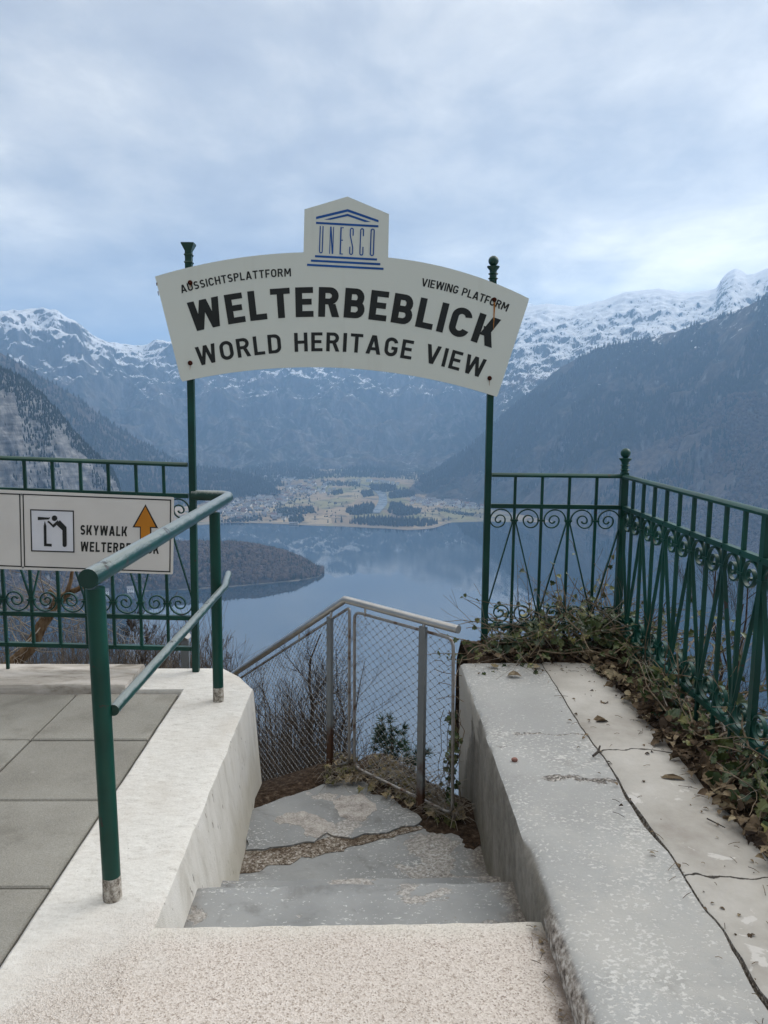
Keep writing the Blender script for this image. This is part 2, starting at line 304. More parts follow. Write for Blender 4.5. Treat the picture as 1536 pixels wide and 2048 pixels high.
    n.base(n.mix(n.step(n.noise(4, 5), 0.42, 0.6), n.mix(1.0, c, (0.55, 0.5, 0.45), 'MULTIPLY'), c)); n.bump(n.noise(110, 5, 0.7), 0.9, 0.010); M['mud'] = n.m
    # plants
    n = Nodes('bark', 0.9, 0.1); n.base(n.ramp(n.noise(14, 6), [(0.35, (0.030, 0.024, 0.020)), (0.6, (0.085, 0.068, 0.055))])); M['bark'] = n.m
    n = Nodes('tan_bark', 0.9, 0.1); n.base(n.ramp(n.noise(9, 6, vec=n.map((3, 3, 1))), [(0.35, (0.07, 0.042, 0.024)), (0.6, (0.20, 0.135, 0.08))])); M['tanbark'] = n.m
    n = Nodes('pale_twig', 0.85, 0.15); n.base(n.ramp(n.noise(6, 5), [(0.35, (0.12, 0.10, 0.08)), (0.6, (0.30, 0.265, 0.22))])); M['twig'] = n.m
    n = Nodes('vine_stem', 0.85, 0.15); n.base(n.ramp(n.noise(7, 5), [(0.35, (0.07, 0.05, 0.034)), (0.6, (0.23, 0.18, 0.125))])); M['vine'] = n.m
    n = Nodes('ivy_leaf', 0.38, 0.45)
    w = n.sep(n.voro(11, out='Color'))
    n.base(n.ramp(w[0], [(0.0, (0.016, 0.034, 0.010)), (0.35, (0.036, 0.064, 0.016)), (0.7, (0.075, 0.10, 0.027)), (0.9, (0.14, 0.15, 0.045)), (1.0, (0.29, 0.27, 0.10))])); n.rough(0.42); M['ivy'] = n.m
    n = Nodes('dead_leaf', 0.75, 0.15)
    w = n.sep(n.voro(13, out='Color'))
    n.base(n.ramp(w[1], [(0.0, (0.035, 0.024, 0.017)), (0.4, (0.095, 0.066, 0.042)), (0.75, (0.20, 0.15, 0.095)), (1.0, (0.34, 0.28, 0.18))])); M['dead'] = n.m
    n = Nodes('withered_leaf', 0.7, 0.2)
    w = n.sep(n.voro(12, out='Color'))
    n.base(n.ramp(w[1], [(0.0, (0.05, 0.058, 0.02)), (0.3, (0.13, 0.125, 0.05)), (0.65, (0.22, 0.175, 0.10)), (1.0, (0.33, 0.27, 0.18))])); M['wither'] = n.m
    plain('pine_needle', (0.018, 0.04, 0.022), 0.7, 0.2, var=0.5, scale=5)
    plain('pebble_red', (0.26, 0.13, 0.105), 0.8); plain('twig_dark', (0.055, 0.045, 0.038), 0.9)
mats_near()

# ---------------------------------------------------------------- mesh helper
class MB:
    def __init__(s): s.v = []; s.f = []; s.mi = []; s.k = 0
    def add(s, vs, fs, mi=None):
        o = len(s.v); s.v.extend([tuple(p) for p in vs]); mi = s.k if mi is None else mi
        for f in fs: s.f.append(tuple(i + o for i in f)); s.mi.append(mi)
    def poly(s, pts, mi=None): s.add(pts, [tuple(range(len(pts)))], mi)
    def frame_box(s, P, ax, ay, az, hx, hy, hz, mi=None):
        vs = [P + ax * (hx * a) + ay * (hy * b) + az * (hz * c) for c in (-1, 1) for a, b in ((-1, -1), (1, -1), (1, 1), (-1, 1))]
        s.add(vs, [(3, 2, 1, 0), (4, 5, 6, 7), (0, 1, 5, 4), (1, 2, 6, 5), (2, 3, 7, 6), (3, 0, 4, 7)], mi)
    def box(s, x0, x1, y0, y1, z0, z1, mi=None):
        s.frame_box(Vector(((x0 + x1) / 2, (y0 + y1) / 2, (z0 + z1) / 2)), Vector((1, 0, 0)), Vector((0, 1, 0)), Vector((0, 0, 1)), abs(x1 - x0) / 2, abs(y1 - y0) / 2, abs(z1 - z0) / 2, mi)
    def bar(s, p0, p1, w, h, side=None, mi=None):
        az = (p1 - p0); L = az.length; az = az / L
        ax = (side or (Vector((0, 0, 1)) if abs(az.z) < 0.9 else Vector((1, 0, 0)))); ax = (ax - az * ax.dot(az)).normalized(); ay = az.cross(ax)
        s.frame_box((p0 + p1) / 2, ax, ay, az, w / 2, h / 2, L / 2, mi)
    def tube(s, pts, rad, n=8, cap=True, mi=None, ell=None):
        pts = [Vector(p) for p in pts]; N = len(pts)
        if not hasattr(rad, '__len__'): rad = [rad] * N
        vs = []; fs = []; prev = None
        for i, p in enumerate(pts):
            t = (pts[min(i + 1, N - 1)] - pts[max(i - 1, 0)]).normalized()
            if prev is None: a = t.orthogonal().normalized()
            else:
                a = prev - t * prev.dot(t)
                a = a.normalized() if a.length > 1e-6 else t.orthogonal().normalized()
            prev = a; b = t.cross(a)
            for k in range(n):
                q = 2 * math.pi * k / n; vs.append(p + (a * math.cos(q) + b * math.sin(q)) * rad[i])
        for i in range(N - 1):
            for k in range(n):
                k2 = (k + 1) % n; fs.append((i * n + k, i * n + k2, (i + 1) * n + k2, (i + 1) * n + k))
        if cap: fs.append(tuple(range(n - 1, -1, -1))); fs.append(tuple((N - 1) * n + k for k in range(n)))
        s.add(vs, fs, mi)
    def lathe(s, base, prof, n=12, mi=None, rot=0.0):
        vs = []; fs = []
        for (r, z) in prof:
            for k in range(n):
                q = 2 * math.pi * k / n + rot; vs.append((base[0] + r * math.cos(q), base[1] + r * math.sin(q), base[2] + z))
        for i in range(len(prof) - 1):
            for k in range(n):
                k2 = (k + 1) % n; fs.append((i * n + k, i * n + k2, (i + 1) * n + k2, (i + 1) * n + k))
        fs.append(tuple(range(n - 1, -1, -1))); fs.append(tuple((len(prof) - 1) * n + k for k in range(n)))
        s.add(vs, fs, mi)
    def rows(s, rows, closed=False, mats=None, flip=False):
        n = len(rows[0]); o = len(s.v)
        for r in rows: s.v.extend([tuple(p) for p in r])
        for i in range(len(rows) - 1):
            for k in range(n if closed else n - 1):
                k2 = (k + 1) % n; f = (o + i * n + k, o + i * n + k2, o + (i + 1) * n + k2, o + (i + 1) * n + k)
                s.f.append(f[::-1] if flip else f); s.mi.append(mats[k] if mats else s.k)
    def prism(s, pts, d, mi=None):
        n = len(pts); d = Vector(d); a = [Vector(p) for p in pts]
        s.add(a + [p + d for p in a], [tuple(range(n)), tuple(range(2 * n - 1, n - 1, -1))] + [((i + 1) % n, i, n + i, n + (i + 1) % n) for i in range(n)], mi)
    def build(s, name, mats, parent=None, smooth=False, angle=None):
        me = bpy.data.meshes.new(name); me.from_pydata(s.v, [], s.f); me.update()
        for mt in (mats if isinstance(mats, (list, tuple)) else [mats]): me.materials.append(M[mt] if isinstance(mt, str) else mt)
        if any(s.mi): me.polygons.foreach_set('material_index', s.mi)
        if smooth:
            me.polygons.foreach_set('use_smooth', [True] * len(me.polygons))
            if angle: me.set_sharp_from_angle(angle=R(angle))
        o = bpy.data.objects.new(name, me); COL.objects.link(o)
        if parent:
            o.parent = parent; o.matrix_parent_inverse = Matrix.Translation(-parent.location)
        return o
def tag(o, label=None, cat=None, group=None, kind=None):
    if label: o['label'] = label
    if cat: o['category'] = cat
    if group: o['group'] = group
    if kind: o['kind'] = kind
    return o
def thing(name, label, cat, loc=(0, 0, 0), group=None):
    o = bpy.data.objects.new(name, None); COL.objects.link(o); o.location = loc; o.empty_display_size = 0.1
    return tag(o, label, cat, group)
def fr(p, scale, oct=4): return noise.fractal(Vector(p) * scale, 1.0, 2.0, oct)
Z = Vector((0, 0, 1)); X = Vector((1, 0, 0)); Y = Vector((0, 1, 0))

# ================================================================ PLATFORM, WALLS, STAIRS
STEP_Y = 2.23
XI_R, XI_L, XP = 0.55, -0.66, -1.05       # inner faces of the right / left walls, edge of the paving
WZ = 0.10                                 # top of the right wall
def build_platform():
    b = MB(); rows = []
    nx = 60
    e0, e1 = on_z(318, 1848, 0), on_z(1088, 1836, 0)
    for i in range(nx + 1):
        x = XI_L + 0.002 + (XI_R + 0.01 - XI_L) * i / nx
        ye = e0.y + (e1.y - e0.y) * i / nx + 0.006 * fr((x, 0, 3), 9)
        zz = 0.0
        r = [(x, -1.6, 0.0)] + [(x, ye - 0.05 - 0.7 * k / 4, zz) for k in (4, 3, 2, 1, 0)] + [(x, ye - 0.018, zz - 0.002), (x, ye - 0.006, zz - 0.010), (x, ye, zz - 0.028), (x, ye - 0.004, -0.16), (x, ye - 0.006, -0.40)]
        rows.append(r)
    b.rows(rows, flip=True)
    o = b.build('pavement', ['pink'], smooth=True, angle=45); tag(o, kind='structure')
build_platform()

def build_left_wall():
    # long low parapet: sweep along y; profile in x,z
    b = MB(); ys = [-1.6 + 0.05 * i for i in range(int((4.26 + 1.6) / 0.05) + 1)]
    rows = []
    for y in ys:
        n1 = 0.012 + 0.006 * fr((y, 1, 2), 6, 3); n2 = 0.004 * fr((y, 5, 2), 9, 3)
        xl = XP + 0.005 * fr((y, 9, 1), 5, 3); xr = XI_L + n1
        zt = 0.004
        rows.append([(xl, y, -0.3), (xl, y, zt - 0.012), (xl + 0.012, y, zt), (xl + 0.10, y, zt + n2 * 0.4), (-0.85, y, zt + 0.002), (xr - 0.06, y, zt + n2 * 0.3), (xr - 0.022 + n2, y, zt), (xr - 0.006, y, zt - 0.007), (xr, y, zt - 0.024), (xr + 0.040 - 0.02 * max(0, y - 3), y, -0.25), (xr + 0.105 - 0.05 * max(0, y - 3), y, -0.6), (xr + 0.105 - 0.05 * max(0, y - 3), y, -2.5)])
    b.rows(rows, flip=False)
    # far end block with the chamfered corner and the return towards the kerb
    P = [(-0.648, 4.262), (-0.74, 4.43), (-0.88, 4.60), (-1.36, 4.585), (-1.385, 4.40), (-1.40, 4.215), (-1.05, 4.215), (-1.05, 4.262)]
    top = [Vector((x, y, 0.004)) for x, y in P]
    n = len(P); ins = []
    c = Vector((-0.95, 4.4, 0))
    rim = [p + Vector((0, 0, -0.02)) for p in top]
    top[0].y = top[7].y = 4.2495
    ins = [p + (c - Vector((p.x, p.y, 0))).normalized() * 0.018 for p in top]
    ins[0].y = ins[7].y = 4.2495
    off = [0.042 if p.x > -0.7 else 0.04 if p.x > -0.8 else 0.0 for p in top]
    md = [Vector((p.x + q, p.y, -0.6)) for p, q in zip(top, off)]; bot = [Vector((p.x + q, p.y, -2.5)) for p, q in zip(top, off)]
    rings = [ins, rim, md, bot]
    b.add(ins + rim + md + bot, [tuple(range(n))] + [(k * n + i, (k + 1) * n + i, (k + 1) * n + (i + 1) % n, k * n + (i + 1) % n) for k in range(3) for i in range(n)])
    o = b.build('low_wall', ['whitewash'], smooth=True, angle=40)
    bm = bmesh.new(); bm.from_mesh(o.data); bmesh.ops.recalc_face_normals(bm, faces=bm.faces); bm.to_mesh(o.data); bm.free()
    tag(o, 'whitewashed low concrete wall left of the stairs, its top level with the paving', 'wall')
build_left_wall()

def build_right_wall():
    b = MB(); rows = []; ys = [-1.6 + 0.04 * i for i in range(int((4.40 + 1.6) / 0.04) + 1)]
    for y in ys:
        n1 = 0.010 * fr((y, 1, 7), 4, 4); n2 = 0.012 * fr((y, 3, 7), 7, 4)
        xi = XI_R + n1 * 0.6; ch = max(0, fr((y * 1.0, 8, 8), 3, 4) - 0.25) * 0.05 + (0.02 if y < 2.5 else 0)
        xc = 1.03 + 0.022 * fr((y, 4, 4), 3.2, 5)
        cw = 0.0028 + 0.030 * max(0, fr((y, 6, 6), 2.3, 3) - 0.12)
        if y > 4.0: cw = 0.001
        zt = WZ
        rows.append([(xi + 0.03, y, -2.5), (xi + 0.012, y, -0.5), (xi + 0.006, y, -0.1), (xi + ch * 0.2, y, zt - 0.035 - ch), (xi + 0.008 + ch * 0.6, y, zt - 0.012 - ch * 0.3), (xi + 0.028 + ch, y, zt - 0.001),
                     (xi + 0.10 + ch, y, zt + n2 * 0.15), (0.85, y, zt + 0.003), (xc - cw, y, zt), (xc - cw * 0.7, y, zt - min(0.02, cw * 1.5)), (xc + 0.0005, y, zt - min(0.02, cw * 1.5)), (xc + 0.002, y, zt + 0.004), (xc + 0.015, y, zt + 0.009),
                     (1.25, y, zt + 0.006), (1.42, y, zt - 0.01), (1.80, y, zt - 0.05), (1.82, y, -2.5)])
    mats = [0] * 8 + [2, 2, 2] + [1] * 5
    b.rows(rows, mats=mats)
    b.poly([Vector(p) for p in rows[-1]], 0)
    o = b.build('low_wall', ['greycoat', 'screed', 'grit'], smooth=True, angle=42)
    bm = bmesh.new(); bm.from_mesh(o.data); bmesh.ops.recalc_face_normals(bm, faces=bm.faces); bm.to_mesh(o.data); bm.free()
    tag(o, 'wide grey cracked concrete wall right of the stairs with ivy along its outer side', 'wall')
build_right_wall()

def wobble_poly(pts, amp=0.012, seg=0.03, sc=11):
    out = []
    for i in range(len(pts)):
        a, c = Vector(pts[i]), Vector(pts[(i + 1) % len(pts)]); k = max(1, int((c - a).length / seg))
        for j in range(k):
            p = a.lerp(c, j / k); out.append(p + Vector((fr(p, sc), fr(p + Vector((9, 9, 9)), sc), 0)) * amp)
    return out
def build_stairs():
    t = thing('stairs', 'worn grey concrete stairs going down between the two low walls to a landing', 'stairs', (0, 2.5, -0.5))
    def step(y0, y1, z, skew=0.0, wear=0.006):
        b = MB(); rows = []
        for i in range(50):
            x = XI_L - 0.01 + (XI_R - XI_L + 0.03) * i / 49; ye = y1 + skew * i / 49 + wear * fr((x, z, 5), 7) * 1.6
            zz = z + 0.004 * fr((x, z, 9), 4)
            rows.append([(x, y0 - 0.05, zz), (x, (y0 + ye) / 2, zz + 0.003 * fr((x, 1, z), 6)), (x, ye - 0.03, zz), (x, ye - 0.010, zz - 0.004), (x, ye, zz - 0.018), (x, ye - 0.004, z - 0.1), (x, ye - 0.004, z - 0.3)])
        b.rows(rows, flip=True); b.build('step', ['slate'], t, smooth=True, angle=40)
    step(2.2, 2.67, -0.17, 0.03); step(2.64, 2.96, -0.335, 0.03)
    # landing body: gravel bed, then the broken coating slabs on it
    LZ = -0.51
    b = MB()
    edge = [on_z(522, 1612, LZ), on_z(640, 1572, LZ), on_z(706, 1550, LZ), on_z(780, 1585, LZ), on_z(850, 1640, LZ), on_z(890, 1655, LZ), on_z(950, 1640, LZ)]
    P = [Vector((XI_L - 0.02, 2.9, LZ)), Vector((XI_L - 0.02, edge[0].y - 0.1, LZ))] + edge + [Vector((XI_R + 0.02, edge[-1].y - .1, LZ)), Vector((XI_R + 0.02, 2.9, LZ))]
    top = wobble_poly(P, 0.01); cz = Vector((0, 3.4, LZ)); n = len(top)
    b.prism(top[::-1], (0, 0, -0.3))
    b.build('landing', ['slate'], t)
    def slab(px, th, mi='slate', z=LZ):
        b = MB(); p = wobble_poly([on_z(x, y, z + th) for x, y in px], 0.02, 0.02, 9)
        b.prism(p[::-1], (0, 0, -th + 0.001)); b.build('coating', [mi], t)
    slab([(500, 1624), (530, 1610), (580, 1594), (640, 1573), (704, 1552), (740, 1566), (775, 1586), (812, 1614), (846, 1640), (826, 1650), (800, 1651), (770, 1662), (735, 1664), (700, 1674), (676, 1670), (655, 1662), (640, 1672), (628, 1684), (600, 1687), (580, 1692), (540, 1691), (490, 1700)], 0.011)
    slab([(480, 1700), (530, 1692), (580, 1693), (630, 1684), (660, 1670), (700, 1675), (735, 1666), (800, 1654), (838, 1650), (846, 1655), (815, 1664), (785, 1672), (755, 1678), (725, 1688), (700, 1692), (680, 1704), (650, 1706), (625, 1716), (600, 1714), (575, 1728), (545, 1730), (520, 1742), (470, 1750)], 0.003, 'mud')
    b = MB(); p = wobble_poly([on_z(x, y, LZ + 0.0125) for x, y in [(668, 1602), (684, 1590), (705, 1592), (722, 1586), (735, 1598), (750, 1606), (754, 1620), (738, 1630), (724, 1642), (700, 1640), (680, 1633), (676, 1622), (668, 1614)]], 0.012, 0.01, 30)
    b.prism(p[::-1], (0, 0, -0.010)); b.build('worn_patch', ['patch'], t)
    b = MB(); p = wobble_poly([on_z(x, y, LZ + 0.0122) for x, y in [(545, 1640), (575, 1626), (610, 1622), (636, 1632), (668, 1648), (676, 1664), (650, 1663), (636, 1674), (612, 1672), (606, 1656), (580, 1646), (556, 1648)]], 0.014, 0.01, 30)
    b.prism(p[::-1], (0, 0, -0.010)); b.build('worn_patch', ['patch'], t)
build_stairs()

def build_paving():
    # rows and columns of concrete slabs left of the wall
    ys = [-1.6, 0.66, 1.25, 1.84, 2.43, 3.015, 3.59, 4.195]; xs = [-4.6, -4.02, -3.42, -2.82, -2.22, -1.63, -1.062]
    b = MB()
    b.poly([Vector((-5, -1.6, -0.032)), Vector((-1.0, -1.6, -0.032)), Vector((-1.0, 4.25, -0.032)), Vector((-5, 4.25, -0.032))])
    o = b.build('ground', ['grit']); tag(o, kind='structure')
    k = 0
    for j in range(1, len(ys) - 1):
        for i in range(len(xs) - 1):
            if xs[i + 1] < -2.5 : continue
            x0, x1, y0, y1 = xs[i] + 0.004, xs[i + 1] - 0.004, ys[j] + 0.004, ys[j + 1] - 0.004
            b = MB(); c = 0.006; zt = -0.012 + random.uniform(-0.003, 0.003)
            lo = [Vector(p) for p in ((x0, y0, -0.06), (x1, y0, -0.06), (x1, y1, -0.06), (x0, y1, -0.06))]
            mid = [Vector((p.x, p.y, zt - c)) for p in lo]
            tp = [Vector((x0 + c, y0 + c, zt)), Vector((x1 - c, y0 + c, zt)), Vector((x1 - c, y1 - c, zt)), Vector((x0 + c, y1 - c, zt))]
            b.add(lo + mid + tp, [(8, 9, 10, 11)] + [(q, (q + 1) % 4, 4 + (q + 1) % 4, 4 + q) for q in range(4)] + [(4 + q, 4 + (q + 1) % 4, 8 + (q + 1) % 4, 8 + q) for q in range(4)])
            o = b.build('paving_slab', ['slab']); tag(o, kind='structure')
    # stone kerb that carries the left fence
    b = MB(); rows = []
    for i in range(90):
        x = -4.6 + (4.6 - 1.37) * i / 89; n1 = 0.008 * fr((x, 2, 2), 5, 4); n2 = 0.006 * fr((x, 7, 2), 8, 4)
        rows.append([(x, 4.225 + n1, -0.2), (x, 4.222 + n1, 0.010), (x, 4.236 + n1, 0.028 + n2 * 0.4), (x, 4.4, 0.030 + n2 * 0.3), (x, 4.595 + n2, 0.026), (x, 4.62 + n2, 0.0), (x, 4.62, -1.6)])
    b.rows(rows, flip=True); b.poly(rows[-1])
    o = b.build('kerb', ['kerb'], smooth=True, angle=42); tag(o, 'rough beige stone kerb under the left fence behind the paving', 'kerb')
build_paving()

# ================================================================ IRON FENCES
GY_L, GY_R = 4.53, 4.68                    # where the two gate posts stand
PITCH_B = 0.166
def scroll_path(zt, zb, b):
    """one iron scroll of a bay, in bay coordinates (x from the odd to the even upright, z)"""
    def spiral():                          # from the blind end outwards to the collar beside the odd upright, under the mid rail
        R1, R2, R3, R4 = 0.066, 0.046, 0.030, 0.017
        c1 = b / 2 - 0.001; zc = zt - R1 - 0.006
        c2 = c1 + R1 - R2; c3 = c2 - R2 + R3; c4 = c3 + R3 - R4
        pts = []
        def arc(cx, r, a0, a1, n):
            for k in range(n):
                a = R(a0 + (a1 - a0) * k / n); pts.append((cx + r * math.cos(a), zc + r * math.sin(a)))
        arc(c4, R4, -150, 0, 6); arc(c4 , R4, 0, 0, 0)
        arc(c3, R3, 0, 0, 0)
        # reversed: innermost lower half, upper half, lower half, big upper half
        pts.clear()
        arc(c4, R4, -170, 0, 7); arc(c3, R3, 0, 180, 9); arc(c2, R2, 180, 360, 11); arc(c1, R1, 0, 180, 14)
        pts.append((c1 - R1, zc))
        pts.append((c1 - R1 - 0.004, zc - 0.02)); return pts
    top = spiral(); zm = (zt + zb) / 2
    bot = [(b - x, 2 * zm - z) for x, z in top[::-1]]
    return top + bot
def ribbon(mb, pts, fn, th, wd, nrm):
    """flat bar swept along a 2D path; th in the plane of the fence, wd across it"""
    n = len(pts); rows = []
    for i, p in enumerate(pts):
        a = pts[max(0, i - 1)]; c = pts[min(n - 1, i + 1)]
        tx, tz = c[0] - a[0], c[1] - a[1]; L = math.hypot(tx, tz) or 1; nx, nz = -tz / L, tx / L
        taper = 1.0 if 2 < i < n - 3 else 1.25
        q0 = fn(p[0] + nx * th / 2 * taper, p[1] + nz * th / 2 * taper); q1 = fn(p[0] - nx * th / 2 * taper, p[1] - nz * th / 2 * taper)
        rows.append([q0 + nrm * wd / 2, q1 + nrm * wd / 2, q1 - nrm * wd / 2, q0 - nrm * wd / 2])
    mb.rows(rows, closed=True)
    mb.poly(rows[0][::-1]); mb.poly(rows[-1])
def fence_run(t, P0, d, nb, first_even, z, dz=0.0, legs=(), clip0=0.02, clip1=0.02, pitch=PITCH_B):
    """P0: foot of the start post, d: unit direction, z: dict of heights (top, mid, low, bot, foot), dz: rise per metre"""
    nrm = d.cross(Z).normalized(); Lr = nb * pitch
    def W(s, zz, off=0.0): return Vector((P0.x, P0.y, 0)) + d * s + Z * (zz + dz * s) + nrm * off
    b = MB()                                # rounded top rail
    prof = [(-0.021, -0.008), (0.021, -0.008), (0.023, 0.004), (0.014, 0.014), (0, 0.017), (-0.014, 0.014), (-0.023, 0.004)]
    b.rows([[W(s, z['top'] + pz, px) for px, pz in prof] for s in (clip0, Lr / 2, Lr - clip1)], closed=True)
    b.poly([W(clip0, z['top'] + pz, px) for px, pz in prof][::-1]); b.poly([W(Lr - clip1, z['top'] + pz, px) for px, pz in prof])
    o = b.build('top_rail', ['green'], t, smooth=True, angle=50)
    for key, h in (('mid', 0.026), ('low', 0.026), ('bot', 0.024)):
        b = MB(); b.bar(W(clip0, z[key]), W(Lr - clip1, z[key]), h, 0.030, side=Z)
        for k in range(1, nb):              # rivets on the flat rail
            b.frame_box(W(k * pitch, z[key], 0.0155), d, nrm, Z, 0.004, 0.0035, 0.004); b.frame_box(W(k * pitch, z[key], -0.0155), d, nrm, Z, 0.004, 0.0035, 0.004)
        b.build('rail', ['green'], t)
    for k in range(1, nb):
        s = k * pitch; b = MB(); foot = z['foot'] - 0.05 if k in legs else z['bot'] - 0.006
        b.bar(W(s, z['top'] - 0.004), W(s, foot), 0.0165, 0.0165, side=d); b.build('baluster', ['green'], t)
    ms = {}
    for k in range(nb):
        even0 = (k % 2 == 0) == first_even
        path = scroll_path(z['mid'] - 0.014, z['low'] + 0.014, pitch)
        fn = (lambda u, zz, k=k: W((k + 1) * pitch - u, zz)) if even0 else (lambda u, zz, k=k: W(k * pitch + u, zz))
        b = MB(); ribbon(b, path, fn, 0.0075, 0.017, nrm)
        ms[k] = b.build('scroll', ['green'], t, smooth=True, angle=50)
    for k in range(1, nb):
        for zc in (z['mid'] - 0.087, z['low'] + 0.087):
            b = MB(); b.frame_box(W(k * pitch, zc), d, nrm, Z, 0.0225, 0.0145, 0.0055); b.build('collar', ['green'], t)

def finial(mb, P, zt, ball=True, w=0.020):
    w *= 0.88; k = 0.60
    for zz in (0.03, 0.075):
        mb.lathe((P.x, P.y, zt + zz * k), [(w * 1.30, 0), (w * 1.65, 0.005), (w * 1.30, 0.010)], 12)
    mb.lathe((P.x, P.y, zt), [(w * 1.15, 0), (w * 1.15, 0.10 * k), (w * 1.2, 0.115 * k), (w * 2.0, 0.145 * k), (w * 2.05, 0.154 * k), (w * 0.9, 0.160 * k), (w * 0.75, 0.168 * k)], 12)
    if ball:
        r = 0.030; mb.lathe((P.x, P.y, zt + 0.168 * k + r - 0.007), [(r * math.sin(math.pi * q / 12) + 0.0005, -r * math.cos(math.pi * q / 12)) for q in range(13)], 16)

def build_fences():
    # ---- left fence, from the left gate post out of the picture
    PL = on_y(392, 1340, GY_L); PL.z = 0.0
    end = on_y(17, 1350, GY_L - 0.03); d = Vector((end.x - PL.x, end.y - PL.y, 0)); pitch = d.length / 7.0; d.normalize()
    zt = on_y(380, 931, GY_L).z; zl = on_y(0, 914, GY_L - 0.03); dz = (zl.z - zt) / ((zl - PL).to_2d().length)
    z = dict(top=zt, mid=on_y(379, 992, GY_L).z, low=on_y(376, 1236, GY_L).z, bot=on_y(386, 1297, GY_L).z, foot=0.03)
    t = thing('iron_fence', 'green wrought iron fence left of the sign posts carrying the rectangular white sign', 'fence', (PL.x, PL.y, 0.03))
    fence_run(t, PL, d, 16, True, z, dz * 0.8, legs=(7, 14), clip0=0.02, pitch=pitch)
    # ---- right fence: short back run to the corner post, then the long side run
    PR = on_y(967, 1316, GY_R); PC = on_y(1246, 1010, 4.64); PC.z = 0
    PR.z = 0
    t = thing('iron_fence', 'green wrought iron fence turning a corner on the right wall, grown through by ivy', 'fence', (PC.x, PC.y, 0.06))
    d = Vector((PC.x - PR.x, PC.y - PR.y, 0)); L = d.length; d.normalize()
    z = dict(top=on_y(1100, 952, 4.66).z, mid=on_y(1100, 1013, 4.66).z, low=on_y(990, 1251, GY_R).z, bot=on_y(990, 1302, GY_R).z, foot=0.04)
    fence_run(t, PR, d, 5, True, z, 0.0, legs=(1, 3), clip0=0.02, pitch=L / 5)
    d2 = Vector((0.012, -1, 0)).normalized()
    zc = dict(z); 
    fence_run(t, PC, d2, 24, False, zc, 0.0, legs=(2, 4, 6, 8, 12), clip0=0.0, pitch=0.1655)
    b = MB(); b.bar(Vector((PC.x, PC.y, 0.0)), Vector((PC.x, PC.y, z['top'] + 0.025)), 0.042, 0.042, side=X)
    cp = b.build('post', ['green'], t)
    b = MB(); finial(b, PC, z['top'] + 0.02, True, 0.021); b.build('finial', ['green'], cp, smooth=True, angle=40)
    s = 10 * 0.1655; b = MB(); q = Vector((PC.x, PC.y, 0)) + d2 * s
    b.bar(Vector((q.x, q.y, 0.0)), Vector((q.x, q.y, z['top'] - 0.008)), 0.026, 0.034, side=X); b.build('post', ['green'], t)
    return PL, PR
PL, PR = build_fences()

# ================================================================ GATE POSTS AND ARCHED SIGN
def build_gate_posts():
    for (P, pxt, pyt, zb, ball, lab) in ((PL, 378, 530, 0.0, False, 'left green sign post with a flared cap that has lost its ball'),
                                        (PR, 986, 560, 0.05, True, 'right green sign post topped with a round ball')):
        top = on_y(pxt, pyt, P.y); t = thing('sign_post', lab, 'post', (P.x, P.y, zb))
        b = MB(); b.bar(Vector((P.x, P.y, zb - (0.001 if not ball else 0.05))), Vector((top.x, P.y, top.z + 0.005)), 0.038, 0.038, side=X)
        b.build('post', ['green'], t)
        b = MB()
        if ball: finial(b, Vector((top.x, P.y, 0)), top.z - 0.015, True, 0.021)
        else:
            w = 0.026
            for zz in (0.035, 0.076): b.lathe((top.x, P.y, top.z + zz - 0.03), [(w, 0), (w * 1.3, 0.008), (w, 0.016)], 4, rot=R(45))
            b.lathe((top.x, P.y, top.z - 0.03), [(w * 1.0, 0), (w * 1.0, 0.105), (w * 1.9, 0.140), (w * 1.95, 0.148), (0.020, 0.150), (0.018, 0.153)], 4, rot=R(45))
        b.build('finial', ['dark_green'], t, smooth=True, angle=35)
build_gate_posts()

